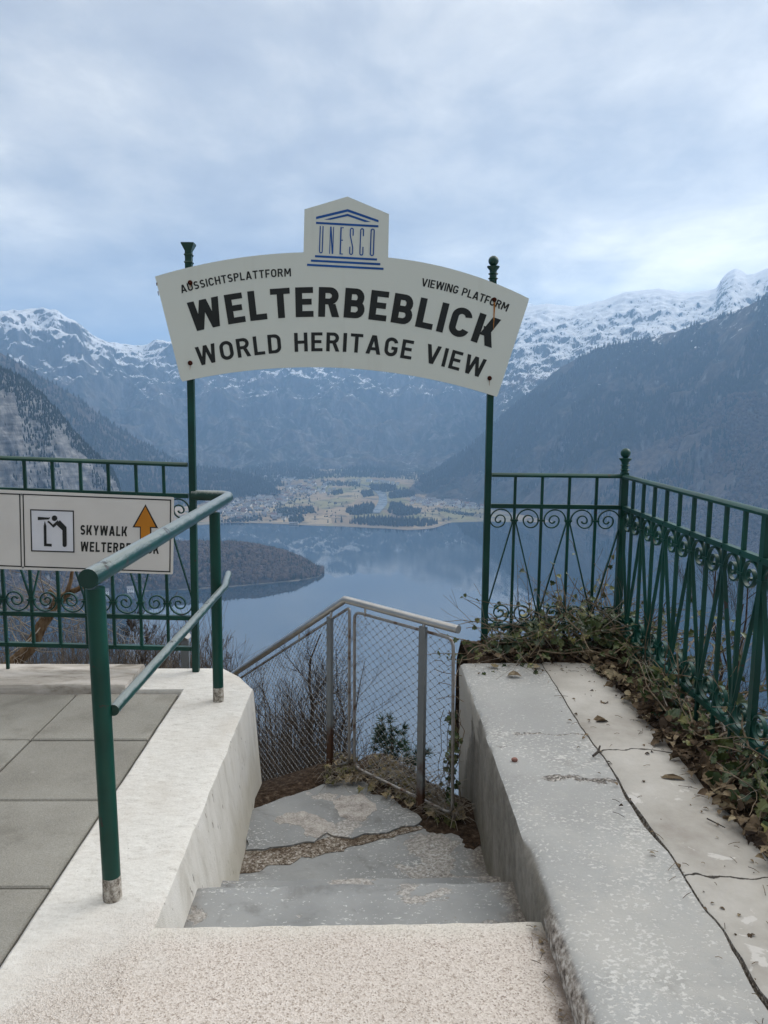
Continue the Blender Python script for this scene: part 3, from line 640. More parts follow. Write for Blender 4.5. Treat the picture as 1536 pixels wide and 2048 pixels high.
# ---- constructed lettering (constant stroke, engineering style)
def arcq(cx, cy, rx, ry, a0, a1, w, n=9):
    o = []
    for k in range(n):
        p = []
        for a, ir in ((a0 + (a1 - a0) * k / n, 0), (a0 + (a1 - a0) * (k + 1) / n, 0), (a0 + (a1 - a0) * (k + 1) / n, 1), (a0 + (a1 - a0) * k / n, 1)):
            q = R(a); p.append((cx + (rx - w * ir) * math.cos(q), cy + (ry - w * ir) * math.sin(q)))
        o.append(p)
    return o
def rc(x0, y0, x1, y1): return [[(x0, y0), (x1, y0), (x1, y1), (x0, y1)]]
def dg(xb, xt, y0, y1, hw): return [[(xb, y0), (xb + hw, y0), (xt + hw, y1), (xt, y1)]]
def glyph(c, w):
    v = w * 0.92; h2 = w / 2
    if c == 'A': return dg(0, 0.36 - w * .62, 0, 1, w * 1.1) + dg(0.74 - w * 1.1, 0.37 - w * .48, 0, 1, w * 1.1) + rc(0.17, 0.20, 0.57, 0.20 + v), 0.74
    if c == 'B':
        rt = (0.5 + h2) / 2
        return rc(0, 0, w, 1) + rc(w, 1 - v, .36, 1) + rc(w, .5 - h2, .38, .5 + h2) + rc(w, 0, .37, v) + arcq(.36, 1 - rt, .255, rt, 90, -90, w) + arcq(.37, rt, .275, rt, 90, -90, w), .645
    if c in 'CG':
        o = arcq(.325, .675, .325, .325, 180, 12, w, 12) + rc(0, .325, w, .675)
        if c == 'C': return o + arcq(.325, .325, .325, .325, 180, 348, w, 12), .65
        return o + arcq(.325, .325, .325, .325, 180, 360, w, 12) + rc(.65 - w, .325, .65, .52) + rc(.34, .52 - v, .65 - w, .52), .66
    if c == 'D': return rc(0, 0, w, 1) + rc(w, 1 - v, .34, 1) + rc(w, 0, .34, v) + arcq(.34, .68, .31, .32, 90, 0, w) + rc(.65 - w, .32, .65, .68) + arcq(.34, .32, .31, .32, 0, -90, w), .66
    if c == 'E': return rc(0, 0, w, 1) + rc(w, 1 - v, .56, 1) + rc(w, .5 - v / 2 + .01, .51, .5 + v / 2 + .01) + rc(w, 0, .56, v), .57
    if c == 'F': return rc(0, 0, w, 1) + rc(w, 1 - v, .55, 1) + rc(w, .46 - v / 2, .50, .46 + v / 2), .55
    if c == 'H': return rc(0, 0, w, 1) + rc(.66 - w, 0, .66, 1) + rc(w, .5 - v / 2, .66 - w, .5 + v / 2), .66
    if c == 'I': return rc(0, 0, w, 1), w
    if c == 'K': return rc(0, 0, w, 1) + dg(w * .9, .70 - w * 1.25, .31, 1, w * 1.25) + dg(.72 - w * 1.2, .24, 0, .62, w * 1.12), .72
    if c == 'L': return rc(0, 0, w, 1) + rc(w, 0, .54, v), .54
    if c == 'M': return rc(0, 0, w, 1) + rc(.82 - w, 0, .82, 1) + dg(.41 - w * .5, w * .25, .28, 1, w) + dg(.41 - w * .5, .82 - w * 1.25, .28, 1, w), .82
    if c == 'N': return rc(0, 0, w, 1) + rc(.68 - w, 0, .68, 1) + dg(.68 - w * 1.25, w * .15, 0, 1, w * 1.1), .68
    if c == 'O': return arcq(.335, .67, .335, .33, 180, 0, w, 14) + rc(0, .33, w, .67) + rc(.67 - w, .33, .67, .67) + arcq(.335, .33, .335, .33, 180, 360, w, 14), .67
    if c in 'PR':
        ym = .40 if c == 'P' else .42; r = (1 - ym) / 2
        o = rc(0, 0, w, 1) + rc(w, 1 - v, .36, 1) + rc(w, ym, .36, ym + v) + arcq(.36, 1 - r, .27, r, 90, -90, w, 10)
        return (o, .63) if c == 'P' else (o + dg(.66 - w * 1.08, .30, 0, ym + .02, w * 1.08), .66)
    if c == 'S':
        rt = (0.5 + h2) / 2
        return arcq(.31, 1 - rt, .30, rt, 28, 270, w, 14) + arcq(.31, rt, .31, rt, 90, -152, w, 14), .62
    if c == 'T': return rc(0, 1 - v, .62, 1) + rc(.31 - h2, 0, .31 + h2, 1 - v), .62
    if c == 'U': return rc(0, .33, w, 1) + rc(.65 - w, .33, .65, 1) + arcq(.325, .33, .325, .33, 180, 360, w, 12), .65
    if c == 'V': return dg(.36 - w * .6, 0, 0, 1, w * 1.08) + dg(.36 - w * .5, .72 - w * 1.08, 0, 1, w * 1.08), .72
    if c == 'W':
        k = w * 1.02
        return dg(.24 - k * .5, 0, 0, 1, k) + dg(.24 - k * .45, .50 - k * .5, 0, 1, k) + dg(.76 - k * .55, .50 - k * .5, 0, 1, k) + dg(.76 - k * .5, 1.0 - k, 0, 1, k), 1.0
    if c == 'Y': return rc(.34 - h2, 0, .34 + h2, .45) + dg(.34 - w * .55, 0, .38, 1, w * 1.08) + dg(.34 - w * .5, .68 - w * 1.08, .38, 1, w * 1.08), .68
    return [], .30
def circle3(a, b, c):
    (ax, ay), (bx, by), (cx, cy) = a, b, c
    d = 2 * (ax * (by - cy) + bx * (cy - ay) + cx * (ay - by))
    ux = ((ax * ax + ay * ay) * (by - cy) + (bx * bx + by * by) * (cy - ay) + (cx * cx + cy * cy) * (ay - by)) / d
    uy = ((ax * ax + ay * ay) * (cx - bx) + (bx * bx + by * by) * (ax - cx) + (cx * cx + cy * cy) * (bx - ax)) / d
    return ux, uy, math.hypot(ax - ux, ay - uy)
def set_text(mb, text, h, w, path, length, surf, mi=0, xs=1.0, only=None):
    """letters of height h along path(s) -> (x, y, angle) in drawing units, spread over length; surf maps drawing units to the sheet"""
    gl = [glyph(c, w) for c in text]; nat = sum(a for _, a in gl) * h * xs
    gap = (length - nat) / (len(text) - 1); s = 0.0; q = 0
    wi = 0
    for ch, (polys, adv) in zip(text, gl):
        if ch == ' ': wi += 1
        if only is not None and wi != only: polys = []
        x, y, a = path(s + adv * h * xs / 2); ca, sa = math.cos(a), math.sin(a)
        for p in polys:
            q += 1; pts = []
            for gx, gy in p:
                lx = (gx - adv / 2) * h * xs; ly = gy * h
                pts.append(surf(x + lx * ca + ly * sa, y + lx * sa - ly * ca, 0.0014 + (q % 40) * 1.5e-5))
            v1 = pts[1] - pts[0]; v2 = pts[2] - pts[0]
            mb.poly(pts if v1.cross(v2).y < 0 else pts[::-1], mi)
        s += adv * h * xs + gap
def arc_path(a, b, c):
    ux, uy, r = circle3(a, b, c); t0 = math.atan2(a[1] - uy, a[0] - ux); t1 = math.atan2(c[1] - uy, c[0] - ux)
    L = r * abs(t1 - t0)
    def f(s):
        t = t0 + (t1 - t0) * s / L; return ux + r * math.cos(t), uy + r * math.sin(t), t + math.pi / 2
    return f, L
def zpx(x, y): return (280 + x / 1.92, 380 + y / 1.92)

def build_sign():
    A = on_y(384, 660, GY_L - 0.030); B = on_y(983, 680, GY_R - 0.030)
    dn = (B - A); dn.z = 0; dn.normalize(); nf = Vector((dn.y, -dn.x, 0))        # facing the stairs
    if nf.y > 0: nf = -nf
    def surf(px, py, off=0.0): return on_plane(px, py, A, nf) + nf * off
    mid = surf(690, 640)
    t = thing('arched_sign', 'large arched white sign with a gabled top, fixed to two green posts above the stairs', 'sign', mid)
    def arc_pts(a, b, c, n):
        f, L = arc_path(a, b, c); return [f(L * k / n)[:2] for k in range(n + 1)]
    topL = arc_pts((310, 553), (455, 519), (607, 504.5), 14); topR = arc_pts((776.5, 515), (925, 544), (1058, 597), 14)
    bot = arc_pts((993, 793.5), (675, 735.5), (365, 763), 30)
    def rounded(p): return p
    outline = topL + [(609, 418.5), (695, 393), (778, 428)] + topR + [(1056, 606), (996, 789)] + bot + [(361, 757)]
    front = [surf(x, y) for x, y in outline]
    b = MB(); n = len(front); TH = 0.006
    back = [p - nf * TH for p in front]
    b.add(front + back, [tuple(range(n - 1, -1, -1))], 0)
    b.add(back, [tuple(range(n))], 1)
    b.add(front + back, [(i, (i + 1) % n, n + (i + 1) % n, n + i) for i in range(n)], 1)
    board = b.build('board', ['sign', 'sign_edge'], t)
    def row(text, base, h, w, name, xs=1.0):
        f, L = arc_path(*base); words = text.split(' ')
        for k in range(len(words)):
            b = MB(); set_text(b, text, h, w, f, L, surf, 0, xs, only=k); b.build(name, ['ink_black'], t)
    row('WELTERBEBLICK', (zpx(204, 546), zpx(785, 490), zpx(1352, 608)), 59.5, 0.215, 'lettering', 1.07)
    row('WORLD HERITAGE VIEW', (zpx(226, 676), zpx(770, 621), zpx(1310, 722)), 37.8, 0.178, 'lettering', 1.06)
    row('AUSSICHTSPLATTFORM', (zpx(160, 397), zpx(360, 352), zpx(580, 332)), 16.2, 0.175, 'lettering')
    row('VIEWING PLATFORM', (zpx(1079, 369), zpx(1245, 408), zpx(1407, 468)), 16.2, 0.175, 'lettering')
    # temple emblem
    b = MB(); q = [0]
    def zp(x, y): return (590 + x * 210 / 1536, 380 + y * 210 / 1536)
    def pl(*pts):
        q[0] += 1; p = [surf(*zp(x, y), 0.0014 + q[0] * 1.5e-5) for x, y in pts]
        b.poly(p if (p[1] - p[0]).cross(p[2] - p[0]).y < 0 else p[::-1])
    pl((308, 392), (770, 280), (770, 318), (308, 428)); pl((770, 280), (1222, 440), (1222, 474), (770, 318))
    pl((425, 433), (770, 349), (770, 382), (520, 436)); pl((770, 349), (1112, 468), (1020, 468), (770, 382))
    pl((308, 466), (1220, 516), (1220, 548), (308, 496))
    pl((293, 953), (1200, 1002), (1198, 1033), (291, 984)); pl((234, 1017), (1249, 1070), (1247, 1102), (232, 1048)); pl((178, 1079), (1296, 1138), (1294, 1170), (176, 1110))
    def sl(x, y, k, up=0.0):                # letter columns lean with the sheet
        return None
    def col(cx, cy, w, h, strokes):
        for p in strokes: pl(*[(cx + (u - 0.5) * w - 14 * (v - 0.5) * 1.0, cy + (v - 0.5) * h + (u - 0.5) * w * 0.055) for u, v in p])
    def rcx(x0, y0, x1, y1): return [[(x0, y0), (x1, y0), (x1, y1), (x0, y1)]]
    def av(cx, cy, rx, ry, a0, a1, wx, wy, n=8):
        o = []
        for k in range(n):
            p = []
            for a, ir in ((a0 + (a1 - a0) * k / n, 0), (a0 + (a1 - a0) * (k + 1) / n, 0), (a0 + (a1 - a0) * (k + 1) / n, 1), (a0 + (a1 - a0) * k / n, 1)):
                p.append((cx + (rx - wx * ir) * math.cos(R(a)), cy + (ry - wy * ir) * math.sin(R(a))))
            o.append(p)
        return o
    sw = 0.28; sh = 0.042; ry = 0.075
    col(384, 728, 56, 400, rcx(0, 0, sw, 1 - ry) + rcx(1 - sw, 0, 1, 1 - ry) + av(.5, 1 - ry, .5, ry, 0, 180, sw, sh))
    col(536, 736, 58, 398, rcx(0, 0, .2, 1) + rcx(.8, 0, 1, 1) + [[(0, 0), (.36, 0), (1, 1), (.64, 1)]])
    col(682, 744, 50, 398, rcx(0, 0, .40, 1) + rcx(.4, 0, 1, .035) + rcx(.4, .46, .9, .495) + rcx(.4, .965, 1, 1))
    col(826, 752, 58, 398, av(.5, ry, .5, ry, 180, 360, sw, sh) + rcx(0, ry, sw, .28) + rcx(1 - sw, ry, 1, .29) + [[(0, .28), (sw, .28), (1, .72), (1 - sw, .72)]] + rcx(1 - sw, .72, 1, 1 - ry) + rcx(0, .70, sw, 1 - ry) + av(.5, 1 - ry, .5, ry, 0, 180, sw, sh))
    col(976, 760, 58, 402, av(.5, ry, .5, ry, 180, 360, sw, sh) + rcx(0, ry, sw, 1 - ry) + rcx(1 - sw, ry, 1, .29) + rcx(1 - sw, .68, 1, 1 - ry) + av(.5, 1 - ry, .5, ry, 0, 180, sw, sh))
    col(1130, 767, 62, 402, av(.5, ry, .5, ry, 180, 360, sw, sh) + rcx(0, ry, sw, 1 - ry) + rcx(1 - sw, ry, 1, 1 - ry) + av(.5, 1 - ry, .5, ry, 0, 180, sw, sh))
    b.build('emblem', ['ink_blue'], t)
    # rusty bolts with the streaks run down from them
    for px, py, ln, wd in ((380.5, 565.5, 12, 2.5), (380.5, 726, 14, 1.2), (988.5, 599.5, 60, 3.4), (979, 756.5, 15, 1.3)):
        b = MB(); c = surf(px, py); rr = 0.011
        ring = [[c + (dn * math.cos(a * math.pi / 5) + Z * math.sin(a * math.pi / 5)) * r + nf * h for a in range(10)] for r, h in ((rr * 1.25, 0.002), (rr * 1.25, 0.005), (rr * 0.8, 0.010), (0.001, 0.011))]
        b.rows(ring, closed=True); o = b.build('bolt', ['bolt_rust'], t, smooth=True, angle=40)
        b = MB(); N = 14; lft = []; rgt_ = []
        for k in range(N + 1):
            y = py + ln * k / N; ww = wd * (1 - 0.75 * (k / N) ** 1.5) * (1 + 0.35 * fr((px, k, 1), 0.9))
            xx = px - 1.3 * k / N * ln / 60 + 0.5 * fr((px, k, 7), 0.4)
            lft.append(surf(xx - ww / 2, y, 0.0024)); rgt_.append(surf(xx + ww / 2, y, 0.0024))
        b.rows([[l, r] for l, r in zip(lft, rgt_)]); b.build('rust_streak', ['rust_streak'], t)
    for pts in ([(312, 566), (315, 565), (314.5, 572), (313, 571)], [(315, 583), (317, 582), (318, 592), (316.5, 590)]):
        b = MB(); b.poly([surf(x, y, 0.0012) for x, y in pts]); b.build('chip', ['sign_edge'], board)
build_sign()

def build_way_sign():
    d = Vector((-1, 0, 0)); P0 = on_y(346, 1070, GY_L - 0.045); P1 = on_y(0, 1060, GY_L - 0.075)
    dn = (P0 - P1); dn.z = 0; dn.normalize(); nf = Vector((dn.y, -dn.x, 0))
    if nf.y > 0: nf = -nf
    def surf(px, py, off=0.0): return on_plane(px, py, P0, nf) + nf * off
    def zp(x, y, off=0.0): return surf(x * 360 / 1536, 970 + y * 360 / 1536, off)
    t = thing('direction_sign', 'rectangular white sign with an orange arrow fixed to the left green fence', 'sign', surf(170, 1065))
    out = [zp(-520, 18), zp(1470, 104), zp(1480, 108), zp(1484, 116), zp(1476, 752), zp(1470, 761), zp(1460, 762), zp(-520, 700)]
    b = MB(); b.prism([p for p in out][::-1], -nf * 0.005); b.build('board', ['sign_white'], t)
    b = MB(); q = [0]
    def pl(pts, mi=0):
        q[0] += 1; p = [zp(x, y, 0.0012 + q[0] * 6e-5) for x, y in pts]
        b.poly(p if (p[1] - p[0]).cross(p[2] - p[0]).y < 0 else p[::-1], mi)
    def frame(cs, w):
        c = (sum(x for x, _ in cs) / 4, sum(y for _, y in cs) / 4)
        inn = [(x + (w if x < c[0] else -w), y + (w if y < c[1] else -w)) for x, y in cs]
        for k in range(4): pl([cs[k], cs[(k + 1) % 4], inn[(k + 1) % 4], inn[k]])
    frame([(192, 74), (1461, 124), (1455, 745), (206, 700)], 10)
    frame([(-500, 48), (174, 74), (188, 700), (-500, 672)], 10)
    b.build('border', ['ink_black'], t)
    b = MB(); q[0] = 0; pl([(258, 206), (632, 218), (637, 576), (267, 566)]); o = b.build('pictogram_field', ['pictogram_white'], t)
    b = MB(); q[0] = 22; frame([(258, 206), (632, 218), (637, 576), (267, 566)], 10)
    pl([(324, 271), (416, 277), (417, 293), (324, 299)]); pl([(416, 277), (428, 274), (428, 284), (417, 291)])
    pl([(374, 350), (384, 304), (397, 350), (400, 500), (442, 502), (442, 525), (377, 521)][0:3]); pl([(374, 350), (397, 350), (400, 522), (377, 521)]); pl([(400, 499), (443, 502), (443, 525), (400, 522)])
    pl([(467 + 24 * math.cos(k * math.pi / 9), 283 + 24 * math.sin(k * math.pi / 9)) for k in range(18)])
    pl([(411, 318), (422, 307), (462, 345), (456, 362)]); pl([(450, 340), (495, 300), (508, 318), (460, 363)]); pl([(480, 336), (512, 300), (569, 358), (536, 388)])
    pl([(534, 378), (569, 356), (571, 512), (536, 512)]); pl([(553 + 18 * math.cos(k * math.pi / 8), 510 + 19 * math.sin(k * math.pi / 8)) for k in range(16)])
    pl([(416 + 9 * math.cos(k * math.pi / 6), 314 + 9 * math.sin(k * math.pi / 6)) for k in range(12)]); pl([(458 + 9 * math.cos(k * math.pi / 6), 352 + 10 * math.sin(k * math.pi / 6)) for k in range(12)])
    b.build('pictogram', ['ink_black'], t)
    def line(x0, y0, x1, y1):
        L = math.hypot(x1 - x0, y1 - y0); a = math.atan2(y1 - y0, x1 - x0)
        return (lambda s: (x0 + (x1 - x0) * s / L, y0 + (y1 - y0) * s / L, a)), L
    for txt, l in (('SKYWALK', (685, 424, 1086, 438)), ('WELTERBEBLICK', (687, 566, 1357, 588))):
        f, L = line(*l); b = MB(); set_text(b, txt, 84, 0.20, f, L, zp, xs=0.80); b.build('lettering', ['ink_black'], t)
    b = MB(); q[0] = 0; pl([(1242, 164), (1350, 370), (1290, 370), (1290, 470), (1194, 466), (1194, 362), (1130, 361)][0:1] + [(1350, 368), (1130, 361)]); pl([(1194, 362), (1292, 366), (1292, 512), (1194, 508)])
    ar = b.build('arrow', ['ink_black'], t)
    b = MB(); q[0] = 30; pl([(1242, 184), (1330, 358), (1150, 352)]); pl([(1203, 352), (1281, 357), (1281, 500), (1203, 497)]); b.build('arrow_fill', ['arrow_orange'], ar)
    for x, y in ((183, 80), (197, 703)):
        b = MB(); c = zp(x, y); b.prism([c + (dn * math.cos(k * math.pi / 4) + Z * math.sin(k * math.pi / 4)) * 0.006 for k in range(8)], nf * 0.003); b.build('screw', ['galv'], t)
build_way_sign()

# ================================================================ HANDRAILS
def build_green_handrail():
    p1 = on_z(225, 1797, 0.004); p2 = on_z(437, 1402, 0.004)
    t1 = on_y(190, 1165, p1.y); t2 = on_y(429, 1020, p2.y)
    t = thing('handrail', 'green painted pipe handrail with a worn top standing on the left wall', 'railing', ((p1.x + p2.x) / 2, (p1.y + p2.y) / 2, 0.0))
    zr = (t1.z + t2.z) / 2 - 0.005
    for p, tp in ((p1, t1), (p2, t2)):
        b = MB(); N = 12; zt = zr - 0.01
        pts = [Vector((p.x + (tp.x - p.x) * k / N, p.y, 0.07 + (zt - 0.07) * k / N)) for k in range(N + 1)]
        b.tube(pts, 0.0288, 16); po = b.build('post', ['green'], t, smooth=True, angle=50)
        b = MB(); N = 5
        b.tube([Vector((p.x, p.y, -0.01 + 0.095 * k / N)) for k in range(N + 1)], [0.031, 0.0303, 0.0299, 0.0296, 0.0294, 0.0291], 16); b.build('bare_foot', ['foot'], po, smooth=True, angle=50)
    a = on_y(176, 1152, p1.y - 0.05); a.z = zr + 0.028
    e = on_y(452, 990, 4.42); e.z = zr + 0.028; g = Vector((PL.x + 0.005, PL.y + 0.0, zr + 0.028))
    corner = Vector((e.x + 0.012, PL.y - 0.03, zr + 0.028))
    d = (corner - a).normalized(); d3 = (g - corner).normalized()
    pts = [a + (corner - d * 0.09 - a) * k / 14 for k in range(15)]
    for k in range(1, 7):
        s = k / 7; q0 = corner - d * 0.09; q2 = corner + d3 * 0.09
        pts.append(q0 * (1 - s) ** 2 + corner * 2 * s * (1 - s) + q2 * s * s)
    pts += [corner + d3 * 0.09, g]
    b = MB(); b.tube(pts, 0.0308, 18); b.build('top_rail', ['worn'], t, smooth=True, angle=60)
    m0 = on_y(222, 1412, p1.y + 0.01); m1 = on_y(440, 1176, p2.y + 0.0)
    zz = (m0.z + m1.z) / 2
    a = Vector((m0.x + 0.01, p1.y, zz)); c = Vector((p2.x + 0.048, p2.y - 0.01, zz)); e2 = on_y(457, 1152, 4.36); e2.z = zz
    b = MB(); b.tube([a + (c - a) * k / 10 for k in range(11)] + [c + (e2 - c) * 0.5, e2], 0.0185, 14); b.build('mid_rail', ['worn'], t, smooth=True, angle=60)
build_green_handrail()

def round_frame(mb, quad, r, rad=0.05, n=8):
    pts = []
    for i in range(4):
        p, a, c = Vector(quad[i]), Vector(quad[i - 1]), Vector(quad[(i + 1) % 4])
        u = (a - p).normalized() * rad; v = (c - p).normalized() * rad
        for k in range(6):
            s = k / 5; pts.append((p + u) * (1 - s) ** 2 + p * 2 * s * (1 - s) + (p + v) * s * s)
    pts.append(pts[0]); mb.tube(pts, r, n, cap=False)
def net(mb, quad, cw, ch, r=0.0012):
    """knotted wire rope net in a panel: zigzag ropes"""
    a, b_, c, d = [Vector(q) for q in quad]      # bottom-left, bottom-right, top-right, top-left
    nu = max(4, int((b_ - a).length / cw)); nv = max(6, int((d - a).length / ch))
    def P(u, v): return (a + (b_ - a) * u) * (1 - v) + (d + (c - d) * u) * v
    nr = (b_ - a).cross(d - a).normalized()
    for j in range(nv):
        pts = []
        for i in range(nu * 2 + 1):
            u = i / (nu * 2); v = (j + (0.5 if i % 2 else -0.5) * (1 if j % 2 == 0 else -1) + 0.5) / nv
            q = P(u, max(0, min(1, v))); q = q + Vector((fr((q.x, q.y, j), 9), 0, fr((q.z, i, 3), 9))) * 0.0035 + nr * 0.002 * (1 if i % 2 else -1); pts.append(q)
        mb.tube(pts, r, 3, cap=False)
    for j in range(nv):                           # clamps where neighbouring ropes meet
        for i in range(nu * 2 + 1):
            if (i + j) % 2 == 0 and 0 < i < nu * 2 and j:
                q = P(i / (nu * 2), j / nv); mb.frame_box(q, Vector((1, 0, 0)), Y, Z, 0.0030, 0.0028, 0.0030)
def build_mesh_railing():
    LZ = -0.51
    C = on_y(690, 1199, 4.24); zt = C.z
    E = on_z(917, 1259, zt)                          # free end of the right rail
    dl = Vector((-1064, 1405, -1060)).normalized()
    t = thing('mesh_railing', 'steel railing with wire net panels and a cranked handrail around the landing', 'railing', (0, 4.1, LZ))
    Lend = C + dl * 2.6
    b = MB(); b.tube([Lend, C + dl * 0.05, C, C + (E - C) * 0.03, E], 0.0212, 16); b.build('handrail', ['steel'], t, smooth=True, angle=35)
    dr = (E - C).normalized(); n_r = dr.cross(Z).normalized()
    # right panel
    def on_r(px, py): return on_plane(px, py, C, n_r)
    q = [on_r(709, 1540), on_r(905, 1622), on_r(907, 1268), on_r(709, 1212)]
    q[2].z = q[3].z = zt - 0.055; q[0].z = q[1].z = (q[0].z + q[1].z) / 2
    b = MB(); round_frame(b, q, 0.0085, 0.05, 8); pf = b.build('panel_frame', ['frame'], t, smooth=True, angle=60)
    b = MB(); net(b, q, 0.056, 0.0225); b.build('wire_net', ['wire_rope'], pf)
    # left panel, falling with the stairs that turn away
    dh = Vector((dl.x, dl.y, 0)); n_l = dl.cross(Z).normalized()
    def on_l(px, py): return on_plane(px, py, C, n_l)
    p0 = on_l(699, 1215); slope = dl.z / math.hypot(dl.x, dl.y)
    base = p0 + Z * (q[0].z - q[3].z)
    ln = 1.75; q2 = [base, base + dl * ln, p0 + dl * ln, p0]
    b = MB(); round_frame(b, q2, 0.0085, 0.03, 8); pf = b.build('panel_frame', ['frame'], t, smooth=True, angle=60)
    b = MB(); net(b, q2, 0.054, 0.0225); b.build('wire_net', ['wire_rope'], pf)
    for px, pyb, nn in ((661, 1560, n_l), (847, 1630, n_r)):
        top = on_plane(px + 4, 1235 if nn is n_l else 1254, C, nn); 
        off = (-nn if nn.y > 0 else nn) * 0.018
        top = top + off; zt2 = top.z + 0.005
        b = MB(); b.bar(Vector((top.x, top.y, LZ - 0.12)), Vector((top.x, top.y, zt2)), 0.042, 0.014 if 0 else 0.02, side=(dr if nn is n_r else dh.normalized())); po = b.build('post', ['galv'], t)
        b = MB(); b.tube([Vector((top.x, top.y, zt2 - 0.02)), Vector((top.x, top.y, zt2 + 0.03)) - off * 0.6], 0.008, 8); b.build('bracket', ['steel'], po)
    # brackets that hold the panel under the rail
    for P, dd in ((p0 + dl * 0.62, Z), (q[3] + (q[2] - q[3]) * 0.12, Z), (q[3] + (q[2] - q[3]) * 0.72, Z)):
        b = MB(); b.tube([P - Z * 0.012, P + Z * 0.04], 0.006, 6); b.build('clamp', ['steel'], t)
    # the second handrail of the turning stairs, further down behind the left wall
    S = on_y(375, 1271, 5.25)
    t = thing('handrail', 'short round steel handrail end on a grey post behind the left wall', 'railing', (S.x - 0.03, S.y + 0.03, -1.0))
    b = MB(); b.tube([S + dl * 1.6, S - dl * 0.0], 0.024, 16); b.build('handrail', ['steel'], t, smooth=True, angle=35)
    b = MB(); f = S + dl * 0.05; b.bar(Vector((f.x, f.y, -2.0)), Vector((f.x, f.y, f.z - 0.018)), 0.055, 0.03, side=X); b.build('post', ['galv'], t)
build_mesh_railing()

# ================================================================ LANDSCAPE
LAKE = -350.0
def mats_far():
    def mountain(name, snow_lo, snow_amt, rock_amt, brown, decid=None, forest=((0.010, 0.016, 0.013), (0.028, 0.036, 0.028)), sc=1.0, cliff=0.0):
        n = Nodes(name, 0.95, 0.05)
        x, y, z = n.sep()[:3]; nz = n.sep(n.nor)[2]
        big = n.noise(0.0016 * sc, 6, 0.6); med = n.noise(0.010 * sc, 7, 0.62, vec=n.map((1, 1, 0.45)))
        fine = n.noise(0.045 * sc, 5, 0.65, vec=n.map((1, 1, 0.4))); streak = n.noise(0.010 * sc, 8, 0.68, 0.4, vec=n.map((1.7, 1.7, 0.24)))
        tr = n.noise(0.11 * sc, 3, 0.7, vec=n.map((1, 1, 0.35)))
        c = n.mix(n.step(n.math('ADD', n.math('MULTIPLY', tr, 0.5), n.math('MULTIPLY', fine, 0.5)), 0.36, 0.62), forest[0], forest[1])
        bm_ = n.step(n.math('ADD', med, n.math('MULTIPLY', big, 0.6)), 0.80 - 0.3 * brown, 0.95 - 0.3 * brown)
        if decid is not None:               # where the leafless wood grows instead of the spruces
            f2 = n.math('ADD', decid(n, x, y, z), n.math('MULTIPLY', med, 0.8)); bm_ = n.math('MAXIMUM', n.math('MULTIPLY', bm_, 0.7), n.step(f2, 0.5, 0.8))
        c = n.mix(bm_, c, n.mix(n.step(fine, 0.35, 0.65), (0.055, 0.042, 0.035), (0.135, 0.108, 0.088)))
        steep = n.step(nz, 0.62, 0.30)
        rk = n.step(n.math('ADD', n.math('ADD', n.math('MULTIPLY', streak, 1.0), n.math('MULTIPLY', steep, 0.22)), n.math('MULTIPLY', fine, 0.35)), 0.88 - rock_amt * 0.35, 1.10 - rock_amt * 0.35)
        beds = n.noise(0.02 * sc, 6, 0.6, 0.3, vec=n.map((0.35, 0.35, 2.6)))
        rc_ = n.ramp(n.math('ADD', n.math('MULTIPLY', fine, 0.4), n.math('MULTIPLY', beds if cliff else streak, 0.6)), [(0.33, (0.05, 0.049, 0.048)), (0.48, (0.15, 0.145, 0.14)), (0.66, (0.36, 0.345, 0.325))] if cliff else [(0.33, (0.03, 0.032, 0.03)), (0.5, (0.085, 0.083, 0.08)), (0.68, (0.25, 0.245, 0.24))])
        c = n.mix(rk, c, rc_)
        if snow_amt > 0:
            alt = n.math('MULTIPLY', n.math('SUBTRACT', z, snow_lo), 1 / 420.0)
            alt = n.math('MINIMUM', n.math('MAXIMUM', alt, -1.0), 0.7)
            fs = n.noise(0.030 * sc, 8, 0.72, 0.3, vec=n.map((1.5, 1.5, 0.36)))
            sn = n.math('ADD', n.math('ADD', n.math('ADD', n.math('MULTIPLY', n.math('MAXIMUM', alt, 0.0), 0.13), n.math('MULTIPLY', n.math('MINIMUM', alt, 0.0), 0.27)), n.math('MULTIPLY', streak, 0.60)), n.math('ADD', n.math('MULTIPLY', fs, 0.95), n.math('MULTIPLY', n.math('SUBTRACT', nz, 0.6), 0.50 if name == 'plateau' else 0.42)))
            k = n.math('MULTIPLY', n.step(sn, 0.90 - snow_amt * 0.1, 0.965 - snow_amt * 0.1), 0.92)
            c = n.mix(k, c, (0.88, 0.89, 0.91))
        n.base(c); n.bump(n.math('ADD', n.math('MULTIPLY', med, 1.0), n.math('MULTIPLY', fine, 0.5)), 0.8, 22.0 / sc)
        M[name] = n.m
    mountain('massif', 330.0, 1.0, 0.75, 0.15)
    mountain('plateau', 300.0, 1.15, 0.45, 0.1, sc=2.2)
    rb = at_d(1520, 980, 2300)
    def dz(n, x, y, z): return n.math('MULTIPLY', n.math('ADD', n.math('MULTIPLY', n.math('SUBTRACT', x, rb.x - 260), 0.0022), n.math('MULTIPLY', n.math('SUBTRACT', -60.0, z), 0.0035)), 1.0, True)
    mountain('shoulder', 430.0, 0.85, 0.12, 0.2, dz, forest=((0.008, 0.014, 0.013), (0.030, 0.036, 0.030)), sc=1.3)
    mountain('ridge', 900.0, 0.0, 0.12, 0.35, forest=((0.008, 0.014, 0.012), (0.024, 0.030, 0.024)), sc=1.3)
    mountain('cliff', 900.0, 0.0, 1.25, 0.55, sc=2.6, cliff=1, forest=((0.014, 0.020, 0.014), (0.04, 0.045, 0.032)))
    n = Nodes('wooded_point', 0.95, 0.05); n.base(n.mix(n.step(n.noise(0.06, 5), 0.35, 0.65), (0.028, 0.022, 0.018), (0.075, 0.058, 0.046))); M['point'] = n.m
